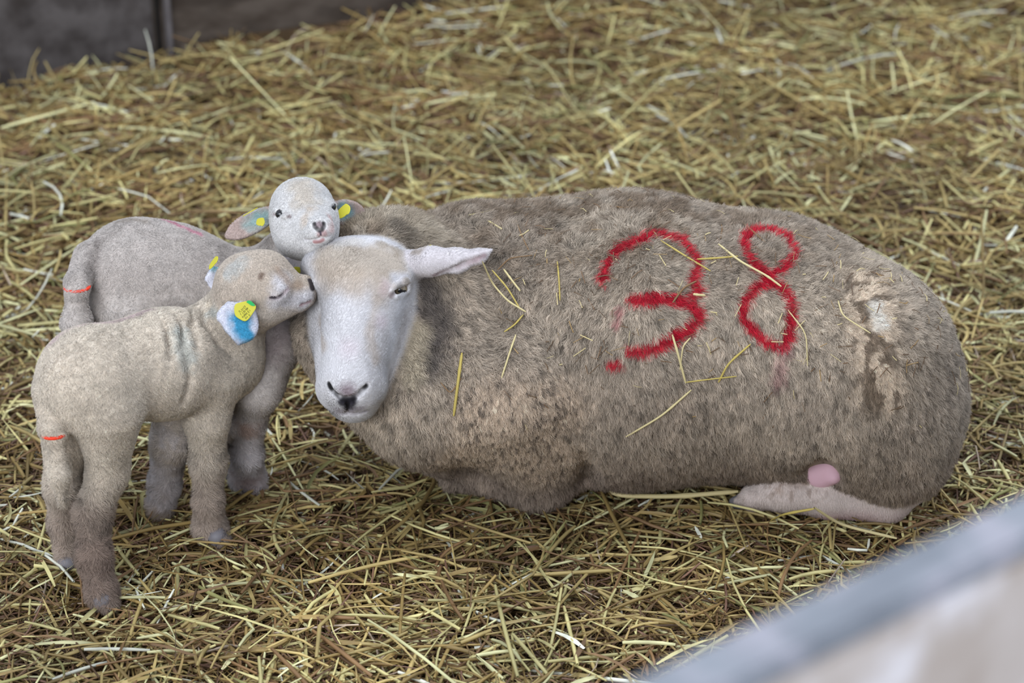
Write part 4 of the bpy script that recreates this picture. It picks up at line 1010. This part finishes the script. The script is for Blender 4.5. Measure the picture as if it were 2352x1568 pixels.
S([(0.2650, -0.1617, 0.4149), (0.2968, -0.1560, 0.4143), (0.3259, -0.1468, 0.4129)], .0028, M_STALK_G, 'flat yellow stalk bridging between the two red digits')
S([(0.2144, -0.1410, 0.4350), (0.2458, -0.1638, 0.4228), (0.2845, -0.1746, 0.4023)], .0026, M_STALK_G, 'slanting stalk over the upper right curve of the red three')
S([(0.2633, -0.1941, 0.3957), (0.2437, -0.2092, 0.3926), (0.2279, -0.2224, 0.3750)], .0028, M_STALK_B, 'dark hooked stalk over the middle of the red three')
S([(0.2577, -0.2086, 0.3820), (0.2656, -0.2106, 0.3816), (0.2754, -0.2066, 0.3790)], .0040, M_STALK, 'short thick pale stalk on the middle bar of the red three')
S([(0.3330, -0.0434, 0.4278), (0.3479, -0.0870, 0.4295), (0.3680, -0.1179, 0.4218)], .0036, M_STALK_B, 'brown stalk falling from the back onto the top of the red eight')
S([(0.3029, -0.0047, 0.4236), (0.3085, -0.0851, 0.4322), (0.3030, -0.1143, 0.4258)], .0022, M_STALK_B, 'thin brown stalk above the gap between the digits')
S([(0.2268, -0.2490, 0.3379), (0.2352, -0.2640, 0.3131), (0.2468, -0.2705, 0.2712)], .0034, M_STALK, 'pale forked looking stalk hanging below the red three')
S([(0.2530, -0.2474, 0.3322), (0.2414, -0.2582, 0.3239), (0.2383, -0.2672, 0.2904)], .0022, M_STALK, 'thin white bent stalk crossing the pale one below the red three')
S([(0.2456, -0.2696, 0.2721), (0.2747, -0.2679, 0.2754), (0.3196, -0.2621, 0.2779)], .0022, M_STALK_G, 'flat thin stalk on the belly under the gap between the digits')
S([(0.3389, -0.2460, 0.3211), (0.3064, -0.2613, 0.2977), (0.2938, -0.2647, 0.2694)], .0030, M_STALK_G, 'long bent yellow stalk below the red eight')
S([(0.2552, -0.2709, 0.2608), (0.2135, -0.2821, 0.2246), (0.1632, -0.2759, 0.1868)], .0032, M_STALK, 'long slanting stalk low on the belly')
S([(0.3928, -0.2188, 0.3615), (0.4169, -0.2461, 0.3385), (0.4189, -0.2662, 0.2968)], .0020, M_STALK, 'thin drooping stalk right of the lower loop of the red eight')
S([(0.1312, -0.0454, 0.4497), (0.1684, -0.0708, 0.4551), (0.2019, -0.0436, 0.4524)], .0022, M_STALK_B, 'thin brown stalk along the back above the red three')
S([(0.4639, -0.2132, 0.3740), (0.4673, -0.2395, 0.3627), (0.5054, -0.2608, 0.3459)], .0022, M_STALK, 'thin stalk across the pale bald looking patch on the hip')
S([(0.1418, -0.1497, 0.0300), (0.1612, -0.1659, 0.0220), (0.2469, -0.1684, 0.0220), (0.3420, -0.1697, 0.0320)], .0080, M_STALK, 'long thick pale stalk lying in front of the belly up to the hind hoof')
S([(0.4367, -0.3066, 0.0850), (0.3958, -0.2885, 0.0650), (0.3852, -0.2339, 0.0200)], .0040, M_STALK_G, 'arched yellow stalk over the front of the lying hind leg')
S([(0.4371, -0.3030, 0.0850), (0.4844, -0.2621, 0.0300), (0.5653, -0.2835, 0.0200)], .0050, M_STALK, 'pale stalk sloping down from the lying hind leg toward the divider')

# fine chaff sprinkled over her back and shoulders
rg = np.random.default_rng(77)
vnn = vnormals(ev, eq)
cand = np.nonzero((ev[:, 2] > .20) & (ev[:, 0] > -.02) & (vnn[:, 2] > -.1) & (ev[:, 1] < .2))[0]
pk = cand[rg.random(len(cand)) < 900 / len(cand)]
V = []; F = []; Cc = []
for i in pk:
    n = vnn[i]; t = unit(np.cross(n, rg.normal(0, 1, 3))); b = np.cross(n, t)
    if rg.random() > smooth(np.array([ev[i][2]]), .18, .42)[0] * .9 + .1: continue
    L = rg.uniform(.002, .011) ** 1.0; w = rg.uniform(.0003, .0008); c = ev[i] + n * rg.uniform(.006, .011)
    k = len(V); bow = rg.uniform(-.002, .003)
    for q, lift_ in ((-1, 0), (0, bow), (1, 0)):
        for e in (-1, 1):
            for h in (-.5, .5): V.append(c + t * L * q + b * w * e + n * (lift_ + h * w))
    for a0 in (0, 4):
        for q in ((0, 1, 5, 4), (2, 6, 7, 3), (1, 3, 7, 5), (0, 4, 6, 2)): F.append([k + a0 + z for z in q])
    pc_ = np.array(srgb(*[(196, 178, 130), (150, 122, 80), (96, 74, 52), (110, 84, 60), (88, 68, 50)][rg.integers(5)]))
    Cc += [pc_] * 12
chaff = np_mesh('straw_chaff', np.array(V), np.array(F), M_STRAW, cols=np.array(Cc), smooth_=False)
tag(chaff, 'fine bits of chaff and hay sprinkled over the back of the ewe', 'chaff', kind='stuff')
